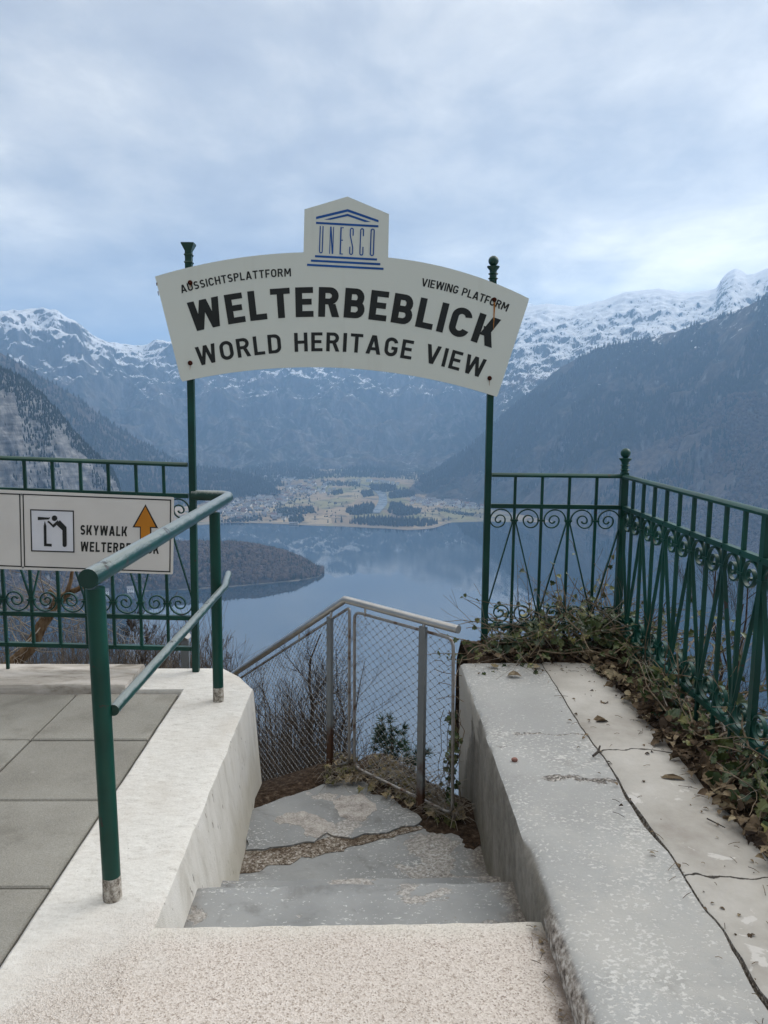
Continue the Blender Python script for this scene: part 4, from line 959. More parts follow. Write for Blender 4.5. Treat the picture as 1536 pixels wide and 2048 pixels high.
    n = Nodes('pale_shore', 0.95, 0.05); n.base(n.mix(n.noise(0.08, 4), (0.16, 0.135, 0.10), (0.30, 0.265, 0.215))); M['shore'] = n.m
    # valley floor: winter meadows, brown fields, gardens between the houses
    n = Nodes('valley_meadows', 0.95, 0.05)
    v = n.sep(n.voro(0.0085, out='Color', vec=n.map((1, 0.45, 0), rot=(0, 0, R(18)))))
    c = n.ramp(v[0], [(0.0, (0.20, 0.145, 0.09)), (0.25, (0.38, 0.285, 0.18)), (0.42, (0.19, 0.185, 0.075)), (0.58, (0.27, 0.245, 0.12)), (0.75, (0.42, 0.325, 0.215)), (1.0, (0.24, 0.175, 0.11))])
    c = n.mix(n.step(n.noise(0.018, 6, 0.65), 0.50, 0.62), c, (0.115, 0.10, 0.07))
    c = n.mix(n.math('MULTIPLY', n.noise(0.2, 4), 0.3), c, (0.10, 0.085, 0.06)); n.base(c); M['meadow'] = n.m
    plain('house_white', (0.82, 0.81, 0.78), 0.8, var=0.06, scale=0.1); plain('house_cream', (0.52, 0.47, 0.40), 0.8, var=0.15, scale=0.1)
    plain('house_wood', (0.13, 0.085, 0.055), 0.8, var=0.3, scale=0.1)
    plain('roof_grey', (0.17, 0.17, 0.18), 0.8, var=0.35, scale=0.03); plain('roof_brown', (0.15, 0.085, 0.062), 0.8, var=0.3, scale=0.03); plain('window_dark', (0.02, 0.023, 0.028), 0.3)
    n = Nodes('conifer_crowns', 0.9, 0.1); n.base(n.ramp(n.noise(0.09, 3, 0.7), [(0.3, (0.006, 0.012, 0.008)), (0.5, (0.014, 0.024, 0.015)), (0.7, (0.030, 0.040, 0.024))])); M['conifer'] = n.m
    n = Nodes('bare_crowns', 0.95, 0.05); n.base(n.ramp(n.noise(0.10, 3, 0.75), [(0.3, (0.042, 0.031, 0.025)), (0.5, (0.088, 0.064, 0.050)), (0.7, (0.145, 0.108, 0.084))])); M['barecrown'] = n.m
    n = Nodes('river_water', 0.25, 0.5); n.base(n.mix(n.step(n.noise(0.03, 5), 0.42, 0.6), (0.13, 0.155, 0.175), (0.24, 0.26, 0.275))); M['river'] = n.m
    plain('road', (0.24, 0.24, 0.24), 0.9, var=0.1, scale=0.05)
    # lake: still dark water, a light breeze ruffling parts of it
    n = Nodes('lake_water', 0.05, 0.5); n.b.inputs['IOR'].default_value = 3.2
    n.base(n.mix(n.noise(0.002, 3), (0.012, 0.030, 0.050), (0.016, 0.037, 0.058)))
    br = n.noise(0.0022, 5, 0.55, 0.6, vec=n.map((0.45, 1, 1), rot=(0, 0, R(12))))
    n.rough(n.math('ADD', 0.02, n.math('MULTIPLY', n.step(br, 0.46, 0.66), 0.06)))
    n.bump(n.noise(0.05, 3, 0.5, vec=n.map((0.6, 1, 1))), 0.004, 1.0); M['lake'] = n.m
    n = Nodes('hillside', 0.95, 0.05); n.base(n.ramp(n.noise(0.7, 7, 0.7), [(0.33, (0.025, 0.020, 0.014)), (0.5, (0.075, 0.06, 0.043)), (0.66, (0.12, 0.105, 0.068))])); n.bump(n.noise(0.8, 6), 1.0, 0.3); M['hill'] = n.m
    n = Nodes('thicket', 0.95, 0.05); n.base(n.ramp(n.noise(1.3, 5, 0.7), [(0.33, (0.045, 0.035, 0.028)), (0.52, (0.105, 0.085, 0.068)), (0.68, (0.18, 0.145, 0.11))])); M['thicket'] = n.m
mats_far()

def interp(pts, x):
    if x <= pts[0][0]: return pts[0][1:]
    for a, b in zip(pts, pts[1:]):
        if x <= b[0]:
            t = (x - a[0]) / (b[0] - a[0]); return tuple(p + (q - p) * t for p, q in zip(a[1:], b[1:]))
    return pts[-1][1:]
def terrain(name, mat, ridge, base, ncol, nrow, amp, freq, prof, seed=0, back=0.35, ridge_rough=0.0, gully=0.5):
    """ridge: (px, py, distance) of the skyline; base: (px, height, distance) of the foot. Returns a sampler of the surface."""
    x0, x1 = ridge[0][0], ridge[-1][0]; P = []
    nb = 6
    for i in range(ncol + 1):
        px = x0 + (x1 - x0) * i / ncol; py, D1 = interp(ridge, px); zb, D0 = interp(base, px)
        top = at_d(px, py, D1); dirh = Vector((top.x, top.y, 0)).normalized(); col = []
        for j in range(nrow + nb + 1):
            if j <= nrow:
                t = j / nrow; D = D0 + (D1 - D0) * t; zz = zb + (top.z - zb) * prof(t); env = math.sin(math.pi * min(1, t * 1.02)) ** 0.6 if t < 0.98 else 0.0
                env = max(env, 0.0)
            else:
                s = (j - nrow) / nb; D = D1 + (D1 - D0) * back * s; zz = top.z - (top.z - LAKE) * 0.55 * s * s; env = 0.3 * s
            p = Vector((dirh.x * D, dirh.y * D, zz))
            q = Vector((p.x * freq, p.y * freq, p.z * freq * 0.45 + seed * 7.3))
            h = noise.ridged_multi_fractal(q, 0.9, 2.1, 6, 1.0, 2.0) - 1.1
            h2 = noise.fractal(q * 3.1, 0.9, 2.0, 4)
            dd = (h * gully + h2 * (1 - gully)) * amp * env
            p += Vector((dirh.x * dd * -0.55, dirh.y * dd * -0.55, dd * 0.6))
            if ridge_rough and j == nrow: p.z += ridge_rough * fr((px * 0.05, seed, 3), 1.0, 4)
            col.append(p)
        P.append(col)
    b = MB(); b.rows(P, flip=True); o = b.build(name, [mat], smooth=True); tag(o, kind='structure')
    def sample(u, t):
        fi = max(0, min(ncol - 1e-6, u * ncol)); fj = max(0, min(nrow - 1e-6, t * nrow)); i, j = int(fi), int(fj); a, c = fi - i, fj - j
        return (P[i][j] * (1 - a) + P[i + 1][j] * a) * (1 - c) + (P[i][j + 1] * (1 - a) + P[i + 1][j + 1] * a) * c
    return sample

def cone(mb, p, h, r, n=5):
    o = len(mb.v); a0 = random.random() * 6
    lean = Vector((random.uniform(-.04, .04), random.uniform(-.04, .04), 1)) * h
    for k in range(n):
        a = a0 + 2 * math.pi * k / n; rr = r * random.uniform(0.75, 1.2); mb.v.append((p.x + rr * math.cos(a), p.y + rr * math.sin(a), p.z + h * 0.06))
    for k in range(n):
        a = a0 + 0.5 + 2 * math.pi * k / n; rr = r * 0.55 * random.uniform(0.7, 1.2); mb.v.append((p.x + rr * math.cos(a) , p.y + rr * math.sin(a), p.z + h * 0.52))
    mb.v.append(tuple(p + lean))
    for k in range(n):
        k2 = (k + 1) % n; mb.f += [(o + k, o + k2, o + n + k2, o + n + k), (o + n + k, o + n + k2, o + 2 * n)]; mb.mi += [mb.k, mb.k]
ICO = None
def puff(mb, p, h, r, mi=None):
    """a leafless crown seen from afar: ragged upright tuft"""
    o = len(mb.v); n = 6; a0 = random.random() * 6
    for (rr, zz) in ((0.45, 0.12), (1.0, 0.5), (0.72, 0.82)):
        for k in range(n):
            a = a0 + 2 * math.pi * k / n; q = r * rr * random.uniform(0.7, 1.25); mb.v.append((p.x + q * math.cos(a), p.y + q * math.sin(a), p.z + h * (zz + random.uniform(-.08, .08))))
    mb.v.append((p.x + random.uniform(-.2, .2) * r, p.y, p.z + h))
    for l in range(2):
        for k in range(n):
            k2 = (k + 1) % n; mb.f.append((o + l * n + k, o + l * n + k2, o + (l + 1) * n + k2, o + (l + 1) * n + k)); mb.mi.append(mb.k)
    for k in range(n): mb.f.append((o + 2 * n + k, o + 2 * n + (k + 1) % n, o + 3 * n)); mb.mi.append(mb.k)

def build_terrain():
    random.seed(11)
    b = MB(); b.poly([Vector((-14000, -300, LAKE)), Vector((14000, -300, LAKE)), Vector((14000, 14000, LAKE)), Vector((-14000, 14000, LAKE))])
    tag(b.build('lake', ['lake']), kind='structure')
    # far snowy massif closing the valley
    rid = [(-420, 640, 5600), (-150, 625, 5600), (0, 622, 5600), (60, 624, 5600), (112, 627, 5600), (150, 642, 5650), (186, 672, 5750), (215, 684, 5900), (250, 689, 6100), (285, 694, 6200), (315, 690, 6250), (345, 684, 6300), (450, 668, 6300), (560, 672, 6400), (680, 650, 6400), (800, 655, 6500), (900, 632, 6500), (980, 622, 6600), (1050, 612, 6700), (1150, 640, 6800), (1300, 680, 6800), (1500, 700, 6800)]
    bas = [(-420, LAKE + 5, 3700), (300, LAKE + 10, 3800), (700, LAKE + 12, 3950), (1000, LAKE + 10, 3850), (1500, LAKE + 5, 3700)]
    terrain('mountains', 'massif', rid, bas, 340, 170, 210, 0.0019, lambda t: (0.20 * t + 0.80 * (0.5 - 0.5 * math.cos(math.pi * min(1, t * 1.05))) ** 1.25) if t < 0.95 else 0.2 * t + 0.8 + (t - 0.95) * 0.0, 1, ridge_rough=9)
    rid = [(330, 922, 4100), (380, 932, 4100), (430, 937, 4100), (480, 939, 4100), (520, 933, 4150), (560, 926, 4200), (600, 932, 4200), (640, 940, 4200), (690, 935, 4250), (730, 928, 4250), (780, 936, 4200), (820, 943, 4200), (860, 940, 4150), (900, 934, 4100), (960, 926, 4100), (1040, 922, 4100)]
    bas = [(330, LAKE + 10, 3350), (480, LAKE + 12, 3480), (600, LAKE + 14, 3620), (740, LAKE + 15, 3720), (860, LAKE + 13, 3560), (1040, LAKE + 10, 3300)]
    S = terrain('mountains', 'ridge', rid, bas, 150, 30, 26, 0.006, lambda t: t ** 0.8, 8, ridge_rough=4)
    b = MB()
    for _ in range(5000):
        p = S(random.random(), random.random()); h = random.uniform(13, 22); cone(b, p - Z, h, h * 0.21, 4)
    tag(b.build('spruce_forest', ['conifer']), 'dark spruce forest on the foothills closing the back of the valley', 'forest', kind='stuff')
    # snowy high plateau on the right
    rid = [(985, 640, 5300), (1040, 615, 5300), (1095, 607, 5300), (1150, 613, 5250), (1205, 601, 5200), (1250, 584, 5150), (1320, 577, 5100), (1372, 586, 5050), (1420, 580, 5000), (1434, 574, 4950), (1445, 556, 4950), (1460, 542, 4950), (1471, 536, 4950), (1482, 541, 4950), (1494, 549, 4900), (1512, 546, 4850), (1536, 536, 4800), (1640, 500, 4700), (1900, 480, 4600)]
    bas = [(985, LAKE + 200, 3700), (1200, 60, 3500), (1536, 100, 3300), (1900, 100, 3200)]
    terrain('mountains', 'plateau', rid, bas, 330, 120, 75, 0.0042, lambda t: t ** 0.85, 2, ridge_rough=4)
    # dark wooded shoulder dropping to the lake on the right
    rid = [(800, 985, 3500), (860, 952, 3500), (930, 902, 3450), (985, 853, 3400), (1050, 792, 3350), (1120, 735, 3300), (1200, 694, 3250), (1290, 677, 3200), (1350, 663, 3150), (1420, 640, 3050), (1480, 618, 2950), (1536, 592, 2850), (1640, 540, 2750), (1900, 480, 2600)]
    bas = [(800, LAKE + 4, 3050), (880, LAKE + 2, 2900), (960, LAKE + 1, 2750), (1060, LAKE - 2, 2560), (1180, LAKE - 2, 2330), (1300, LAKE - 2, 2130), (1420, LAKE - 2, 1990), (1536, LAKE - 2, 1880), (1900, LAKE - 2, 1600)]
    S = terrain('mountains', 'shoulder', rid, bas, 230, 130, 110, 0.0032, lambda t: 0.12 * t + 0.88 * t ** 0.92, 3, ridge_rough=6)
    b = MB()
    for _ in range(26000):
        u = random.random(); t = random.random() ** 0.8; p = S(u, t)
        f = fr((p.x * 0.004, p.y * 0.004, p.z * 0.002 + 3), 1.0, 4)
        if f < -0.12 or (u > 0.55 and t < 0.32 and random.random() < 0.85): continue
        if p.z > 260 and random.random() < 0.45: continue
        h = random.uniform(13, 25); cone(b, p - Z * 1, h, h * 0.20, 4)
    tag(b.build('spruce_forest', ['conifer']), 'dark spruce forest covering the mountainside above the right shore of the lake', 'forest', kind='stuff')
    b = MB()
    for _ in range(6500):
        u = random.uniform(0.5, 0.85); t = random.random() ** 1.2 * 0.5; p = S(u, t)
        if fr((p.x * 0.006, p.y * 0.006, p.z * 0.003), 1.0, 3) < -0.1: continue
        puff(b, p - Z, random.uniform(9, 16), random.uniform(4, 6.5))
    tag(b.build('leafless_forest', ['barecrown']), 'brown leafless wood on the lower mountainside behind the right fence', 'forest', kind='stuff')
    # dark ridge on the left
    rid = [(-420, 620, 2900), (-150, 655, 3000), (0, 705, 3100), (40, 728, 3120), (80, 752, 3150), (150, 792, 3200), (230, 852, 3250), (300, 892, 3300), (350, 921, 3320), (400, 934, 3330), (440, 939, 3330), (480, 948, 3300), (515, 958, 3280), (535, 968, 3260), (560, 992, 3200)]
    bas = [(-420, LAKE - 2, 2500), (300, LAKE - 2, 2650), (420, LAKE + 10, 2820), (560, LAKE + 20, 3000)]
    S = terrain('mountains', 'ridge', rid, bas, 130, 70, 60, 0.004, lambda t: t ** 0.9, 4, ridge_rough=3)
    b = MB()
    for _ in range(9000):
        p = S(random.random(), random.random())
        h = random.uniform(13, 23); cone(b, p - Z, h, h * 0.21, 4)
    tag(b.build('spruce_forest', ['conifer']), 'dark spruce forest on the long ridge behind the grey cliff on the left', 'forest', kind='stuff')
    # grey cliff, nearest on the left
    rid = [(-420, 640, 1500), (-200, 690, 1550), (-60, 722, 1600), (0, 736, 1620), (40, 752, 1640), (80, 786, 1660), (112, 818, 1680), (135, 846, 1690), (160, 876, 1700), (190, 906, 1710), (212, 926, 1715), (228, 944, 1720), (240, 972, 1725), (246, 1000, 1730), (262, 1035, 1750), (330, 1072, 1780)]
    bas = [(-420, LAKE - 2, 1260), (0, LAKE - 2, 1400), (150, LAKE - 2, 1480), (246, LAKE + 2, 1540), (330, LAKE + 2, 1600)]
    S = terrain('cliff', 'cliff', rid, bas, 190, 130, 42, 0.0085, lambda t: (0.36 * t / 0.45) if t < 0.45 else 0.36 + 0.64 * ((t - 0.45) / 0.55) ** 0.8, 5, back=0.9, ridge_rough=3, gully=0.45)
    b = MB()
    for _ in range(5200):
        u = random.uniform(0.3, 0.93); t = 1 - abs(random.gauss(0, 0.12)) if random.random() < 0.4 else random.random(); p = S(u, max(0, min(0.999, t)))
        if t < 0.9 and fr((p.x * 0.011, p.y * 0.011, p.z * 0.006), 1.0, 4) < 0.10: continue
        h = random.uniform(4, 12); cone(b, p - Z, h, h * random.uniform(0.17, 0.26), 5)
    for _ in range(420):
        u = 0.55 + 0.45 * random.random(); p = S(u, 0.997); h = random.uniform(4, 10)
        if u < 0.93: cone(b, p - Z * 1.5, h, h * 0.18, 5)
    tag(b.build('cliff_conifers', ['conifer']), 'scattered dark conifers clinging to the grey cliff on the left', 'trees', kind='stuff')
    b = MB()
    for _ in range(2600):
        u = random.uniform(0.3, 1.0); t = random.random() * 0.5; p = S(u, t)
        puff(b, p - Z, random.uniform(8, 14), random.uniform(3.5, 6))
    tag(b.build('leafless_forest', ['barecrown']), 'brown leafless wood on the slope at the foot of the grey cliff', 'forest', kind='stuff')
    # low wooded point in the lake
    sh = [(-420, 1252), (-100, 1222), (60, 1204), (150, 1196), (250, 1187), (300, 1181), (380, 1178), (460, 1173), (540, 1166), (600, 1160), (636, 1154), (645, 1147)]
    front = [on_z(x, y, LAKE - 0.5) for x, y in sh]
    rd = [(-420, 1075), (100, 1068), (250, 1072), (350, 1083), (460, 1084), (520, 1090), (580, 1104), (615, 1122), (636, 1138), (645, 1146)]
    P = []
    for i in range(121):
        px = -420 + (645 + 420) * i / 120; py, = interp(sh, px); ry_, = interp(rd, px)
        f = on_z(px, py, LAKE - 0.5); D0 = math.hypot(f.x, f.y); w = 30 + 270 * min(1, (646 - px) / 190) ** 0.6
        tp = at_d(px, ry_ + 9, D0 + w * 0.55); dh = Vector((f.x, f.y, 0)).normalized(); col = []
        for j in range(25):
            t = j / 24; D = D0 + w * t
            zz = LAKE - 0.5 + max(0.5, (tp.z - LAKE)) * math.sin(math.pi * min(1.0, t * 0.91)) ** 0.75
            q = dh * D; zz += 2.5 * fr((q.x * 0.02, q.y * 0.02, 1), 1.0, 3) * math.sin(math.pi * t)
            col.append(Vector((q.x, q.y, max(LAKE - 0.6, zz))))
        P.append(col)
    b = MB(); b.rows(P, flip=True); tag(b.build('headland', ['point'], smooth=True), kind='structure')
    b = MB(); cb = MB()
    for _ in range(7500):
        i = min(119.99, 120 * random.random() ** 0.75); j = random.uniform(0.6, 20); a = P[int(i)][int(j)]; c = P[int(i) + 1][int(j) + 1]; p = a.lerp(c, random.random())
        if i < 45 and random.random() < 0.6: continue
        if random.random() < 0.07 + (0.2 if i > 112 else 0): h = random.uniform(11, 17); cone(cb, p - Z * 0.5, h, h * 0.19, 5)
        else: puff(b, p - Z * 1.5, random.uniform(8, 13.5), random.uniform(3.0, 5.2))
    tag(b.build('leafless_wood', ['barecrown']), 'brown leafless wood covering the low headland in the lake', 'wood', kind='stuff')
    tag(cb.build('headland_conifers', ['conifer']), 'few dark conifers mixed into the leafless wood on the headland', 'trees', kind='stuff')
    b = MB(); rows = []
    for i in range(60):
        px = 250 + (643 - 250) * i / 59; py, = interp(sh, px); f = on_z(px, py + 0.4 + 0.8 * fr((px * 0.05, 3, 1), 1), LAKE + 0.3); g = on_z(px, py - 0.9, LAKE + 1.6); rows.append([f, g])
    b.rows(rows, flip=False); tag(b.build('shore', ['shore']), kind='structure')
build_terrain()

VZ = 0.012                                     # the valley floor rises gently from the shore
def valley_z(p): return LAKE + 1.0 + VZ * max(0, math.hypot(p.x, p.y) - 2350)
def on_valley(px, py):
    d = ray(px, py); t = (LAKE + 1 - CAM.z) / d.z
    for _ in range(8): p = CAM + d * t; t += (valley_z(p) - p.z) / (d.z + VZ * -math.hypot(d.x, d.y))
    return CAM + d * t
def build_valley():
    random.seed(5)
    sh = [(300, 1050), (396, 1050), (457, 1044), (541, 1046), (622, 1050), (703, 1053), (784, 1057), (816, 1059.5), (864, 1056), (884, 1050), (900, 1044), (965, 1042), (1060, 1043), (1200, 1045)]
    P = []
    for i in range(141):
        px = 300 + 900 * i / 140; py, = interp(sh, px); f = on_z(px, py, LAKE + 0.6); D0 = math.hypot(f.x, f.y); dh = Vector((f.x, f.y, 0)).normalized(); col = []
        f2 = dh * (D0 - 6); col.append(Vector((f2.x, f2.y, LAKE - 0.5)))
        for j in range(31):
            D = D0 + (4500 - D0) * (j / 30) ** 1.4; q = dh * D; z = LAKE + 1.0 + VZ * max(0, D - 2350) + (3.0 * fr((q.x * 0.004, q.y * 0.004, 2), 1, 3) if j > 2 else 0); col.append(Vector((q.x, q.y, max(LAKE + 0.4, z))))
        P.append(col)
    b = MB(); b.rows(P, flip=True); tag(b.build('valley_floor', ['meadow'], smooth=True), kind='structure')
    b = MB(); b.rows([[on_z(300 + 900 * i / 180, interp(sh, 300 + 900 * i / 180)[0] + 0.4 + 0.5 * fr((i * 0.3, 1, 1), 1), LAKE + 0.5), on_valley(300 + 900 * i / 180, interp(sh, 300 + 900 * i / 180)[0] - 2.0 - 1.0 * fr((i * 0.2, 5, 1), 1)) + Z * 1.2] for i in range(181)], flip=False)
    tag(b.build('beach', ['shore']), kind='structure')
    def strip(name, mat, pts, lift):
        b = MB(); b.rows([[on_valley(x - w, y) + Z * lift, on_valley(x + w, y) + Z * lift] for x, y, w in pts], flip=True); tag(b.build(name, [mat]), kind='structure')
    strip('river', 'river', [(752, 1027, 8), (756, 1020, 9), (763, 1012, 10), (766, 1004, 9), (766, 996, 8), (764, 989, 9), (757, 983, 8), (749, 978, 6), (738, 974, 4), (722, 970, 3), (700, 967, 2)], 2.5)
    strip('road', 'road', [(470, 1022, 5), (500, 1013, 5), (545, 1005, 5), (580, 1000, 6), (606, 997, 7)], 2.5)
    # ---- houses
    protos = []
    for wall, roof, L, W, H in (('house_white', 'roof_grey', 12, 10, 6.5), ('house_white', 'roof_brown', 14, 10, 6), ('house_cream', 'roof_grey', 11, 9, 6), ('house_wood', 'roof_grey', 12, 9, 5), ('house_white', 'roof_grey', 17, 12, 8)):
        b = MB(); b.box(-L / 2, L / 2, -W / 2, W / 2, -3, H, 0)
        r = W * 0.38; e = 0.9
        b.add([(-L / 2, -W / 2, H + .05), (-L / 2, W / 2, H + .05), (-L / 2, 0, H + r)], [(2, 1, 0)], 0); b.add([(L / 2, -W / 2, H + .05), (L / 2, W / 2, H + .05), (L / 2, 0, H + r)], [(0, 1, 2)], 0)
        for s in (-1, 1):
            a = [Vector((-L / 2 - e, s * (W / 2 + e), H - 0.4)), Vector((L / 2 + e, s * (W / 2 + e), H - 0.4)), Vector((L / 2 + e, 0, H + r + 0.3)), Vector((-L / 2 - e, 0, H + r + 0.3))]
            b.prism(a if s > 0 else a[::-1], (0, 0, -0.35), 1)
        for fx in range(3):
            for fz in (1.4, 4.2):
                if fz + 1.4 < H: b.box(-L / 2 + L * (fx + 0.7) / 3.4 - 0.6, -L / 2 + L * (fx + 0.7) / 3.4 + 0.6, -W / 2 - 0.06, -W / 2 - 0.01, fz, fz + 1.4, 2)
        protos.append(b.build('house', [wall, roof, 'window_dark']))
    kinds = ['small white house with a grey roof among the many in the far lakeside village', 'small white house with a brown roof among the many in the far lakeside village', 'small cream house with a grey roof among the many in the far lakeside village', 'small dark timber house with a grey roof among the many in the far lakeside village', 'larger white house with a grey roof among the many in the far lakeside village']
    used = [0] * 5; spots = []
    def put(px, py, k, sc=1.0):
        p = on_valley(px, py)
        if any((p - q).length < 15 for q in spots): return False
        spots.append(p)
        if used[k] == 0: o = protos[k]
        else: o = protos[k].copy(); COL.objects.link(o)
        used[k] += 1; o.location = (p.x, p.y, valley_z(p) + 0.2); o.rotation_euler.z = random.choice((0.2, 0.35, 1.7, 1.2, -0.3, 2.6)) + random.uniform(-.15, .15); o.scale = (sc,) * 3
        tag(o, kinds[k], 'house', 'houses of the far village, type %s' % ('grey-roofed white', 'brown-roofed white', 'cream', 'timber', 'large white')[k]); return True
    def cluster(n, cx, cy, rx, ry, big=0.08, skew=0.0):
        c = 0; tries = 0
        while c < n and tries < n * 30:
            tries += 1; u, v = random.gauss(0, .5), random.gauss(0, .5)
            if u * u + v * v > 1: continue
            k = random.choices(range(5), (5, 2.5, 2.5, 2.5, 5 * big * 2))[0]
            if put(cx + u * rx, cy + v * ry + skew * u, k, random.uniform(0.95, 1.35)): c += 1
    cluster(98, 478, 1016, 80, 27, skew=-10); cluster(40, 540, 1000, 50, 14, skew=-5); cluster(30, 590, 978, 60, 14, skew=6); cluster(18, 565, 960, 60, 6, 0.2); cluster(12, 640, 984, 40, 10)
    cluster(26, 850, 1005, 34, 8); cluster(18, 905, 1008, 36, 6); cluster(12, 940, 1013, 40, 5); cluster(10, 545, 1034, 40, 7); cluster(9, 640, 968, 60, 5)
    # white hotel rows at the back of the valley
    for px, py, w in ((738, 964, 26), (752, 965, 20), (764, 965.5, 24), (775, 968, 18), (786, 969, 14), (796, 970, 12), (708, 963, 16), (718, 965, 12)):
        p = on_valley(px, py); b = MB(); H = random.uniform(9, 14); b.box(-w / 2, w / 2, -7, 7, -4, H, 0)
        for s in (-1, 1):
            a = [Vector((-w / 2 - 1, s * 8, H)), Vector((w / 2 + 1, s * 8, H)), Vector((w / 2 + 1, 0, H + 4)), Vector((-w / 2 - 1, 0, H + 4))]; b.prism(a if s > 0 else a[::-1], (0, 0, -0.4), 1)
        for k in range(int(w / 4)):
            for f in range(3): b.box(-w / 2 + 1.5 + k * 4, -w / 2 + 3.2 + k * 4, -7.08, -7.01, 1 + 3 * f, 2.6 + 3 * f, 2)
        o = b.build('hotel', ['house_white', 'roof_grey', 'window_dark']); o.location = (p.x, p.y, valley_z(p)); o.rotation_euler.z = random.uniform(-.3, .3)
        tag(o, 'long white hotel building in the row at the back of the valley beyond the river', 'building', 'white hotel buildings at the back of the valley')
    # the two white houses on the near shore, seen under the rectangular sign
    for px, py, lab in ((211, 1188, 'white house on the near shore under the rectangular sign, the left one of two'), (261, 1183, 'white house on the near shore under the rectangular sign, the right one of two')):
        p = on_z(px, py, LAKE + 2); o = protos[0].copy(); o.data = protos[0].data; COL.objects.link(o); o.location = p; o.rotation_euler.z = 0.4; o.scale = (1.0,) * 3
        for k in ('group',):
            if k in o: del o[k]
        tag(o, lab, 'house')
    # ---- trees of the valley: whole woods as one mass each, single trees as things
    def wood(poly_px, n, label, hh=(14, 24), dec=0.12):
        b = MB(); bd = MB(); xs = [p[0] for p in poly_px]; ys = [p[1] for p in poly_px]; c = 0; tries = 0
        def inside(x, y):
            r = False
            for (ax, ay), (bx, by) in zip(poly_px, poly_px[1:] + poly_px[:1]):
                if (ay > y) != (by > y) and x < (bx - ax) * (y - ay) / (by - ay) + ax: r = not r
            return r
        while c < n and tries < n * 20:
            tries += 1; x, y = random.uniform(min(xs), max(xs)), random.uniform(min(ys), max(ys))
            if not inside(x, y): continue
            c += 1; p = on_valley(x, y); p.z = valley_z(p) - 0.5; h = random.uniform(*hh)
            if random.random() < dec: puff(b, p, h * 0.7, h * 0.28)
            else: cone(b, p, h, h * 0.19, 5)
        b.mi = [0] * len(b.f)
        tag(b.build('conifer_wood', ['conifer']), label, 'wood', kind='stuff')
    wood([(697, 1048), (706, 1042), (740, 1037), (790, 1040), (850, 1043), (874, 1046), (876, 1050), (850, 1053), (800, 1054), (740, 1051)], 520, 'dark conifer wood on the spit at the shore below the river mouth', (10, 22))
    wood([(690, 1022), (718, 1014), (742, 1008), (749, 1014), (744, 1028), (720, 1032), (698, 1030)], 330, 'dark conifer wood left of the river mouth', (11, 20))
    wood([(776, 1026), (780, 1010), (796, 1006), (812, 1014), (842, 1022), (838, 1029), (800, 1033)], 300, 'dark conifer wood right of the river mouth', (10, 19), 0.4)
    wood([(776, 992), (790, 984), (830, 985), (828, 993), (780, 998)], 300, 'dark conifer wood above the houses on the right of the valley', (14, 22))
    wood([(738, 973), (760, 972), (790, 974), (795, 980), (770, 985), (745, 981)], 260, 'dark conifer wood in front of the white hotels at the back of the valley', (14, 22))
    wood([(720, 985), (742, 984), (748, 992), (728, 995)], 90, 'small dark wood on the left bank of the upper river', (12, 20), 0.5)
    wood([(545, 1030), (560, 1018), (625, 1015), (630, 1026), (600, 1032), (560, 1038)], 260, 'mixed grove between the village and the meadows near the shore', (9, 17), 0.6)
    wood([(575, 1046), (580, 1034), (605, 1032), (608, 1042), (600, 1048)], 80, 'dense grove on the shore beside the pale boathouse', (9, 17), 0.6)
    wood([(440, 1046), (470, 1035), (520, 1032), (525, 1041), (490, 1044)], 140, 'bare trees along the shore in front of the village', (8, 14), 0.9)
    wood([(660, 986), (684, 981), (686, 988), (664, 992)], 60, 'small dark copse on the brown meadows', (12, 18))
    wood([(420, 1005), (600, 970), (640, 985), (560, 1020), (440, 1035)], 420, 'garden trees scattered between the village houses', (6, 12), 0.8)
    wood([(500, 958), (560, 962), (570, 972), (530, 976), (505, 968)], 260, 'dark spruce wood running down to the village from the left ridge', (14, 22))
    wood([(640, 962), (720, 966), (720, 974), (650, 972)], 160, 'belt of dark trees behind the meadows at the back of the valley', (12, 18), 0.4)
    wood([(420, 1044), (470, 1024), (560, 990), (620, 966), (720, 970), (740, 985), (700, 1008), (690, 1040), (560, 1046)], 170, 'single bare trees and hedges strewn over the brown meadows', (5, 11), 0.75)
    wood([(800, 1030), (870, 1010), (960, 1008), (965, 1036), (880, 1040)], 90, 'single bare trees and hedges strewn over the right fields', (5, 11), 0.7)
    wood([(950, 1030), (905, 1024), (870, 1018), (872, 1021), (905, 1028), (950, 1033)], 110, 'row of bare trees along the track across the right field', (7, 12), 0.9)
    def lone(px, py, h, kind, lab):
        p = on_valley(px, py); p.z = valley_z(p); t = thing('conifer_tree' if kind == 'c' else 'bare_tree', lab, 'tree', p)
        b = MB(); b.tube([p - Z, p + Z * h * 0.35], [0.5, 0.3], 5); b.build('trunk', ['bark'], t)
        b = MB()
        if kind == 'c':
            for l in range(4): cone(b, p + Z * h * (0.08 + 0.2 * l), h * (0.42 - 0.03 * l), h * (0.2 - 0.04 * l), 7)
        else:
            for _ in range(9): puff(b, p + Vector((random.uniform(-.22, .22) * h, random.uniform(-.22, .22) * h, h * random.uniform(0.15, .5))), h * 0.45, h * 0.2)
        b.build('crown', ['conifer' if kind == 'c' else 'barecrown'], t)
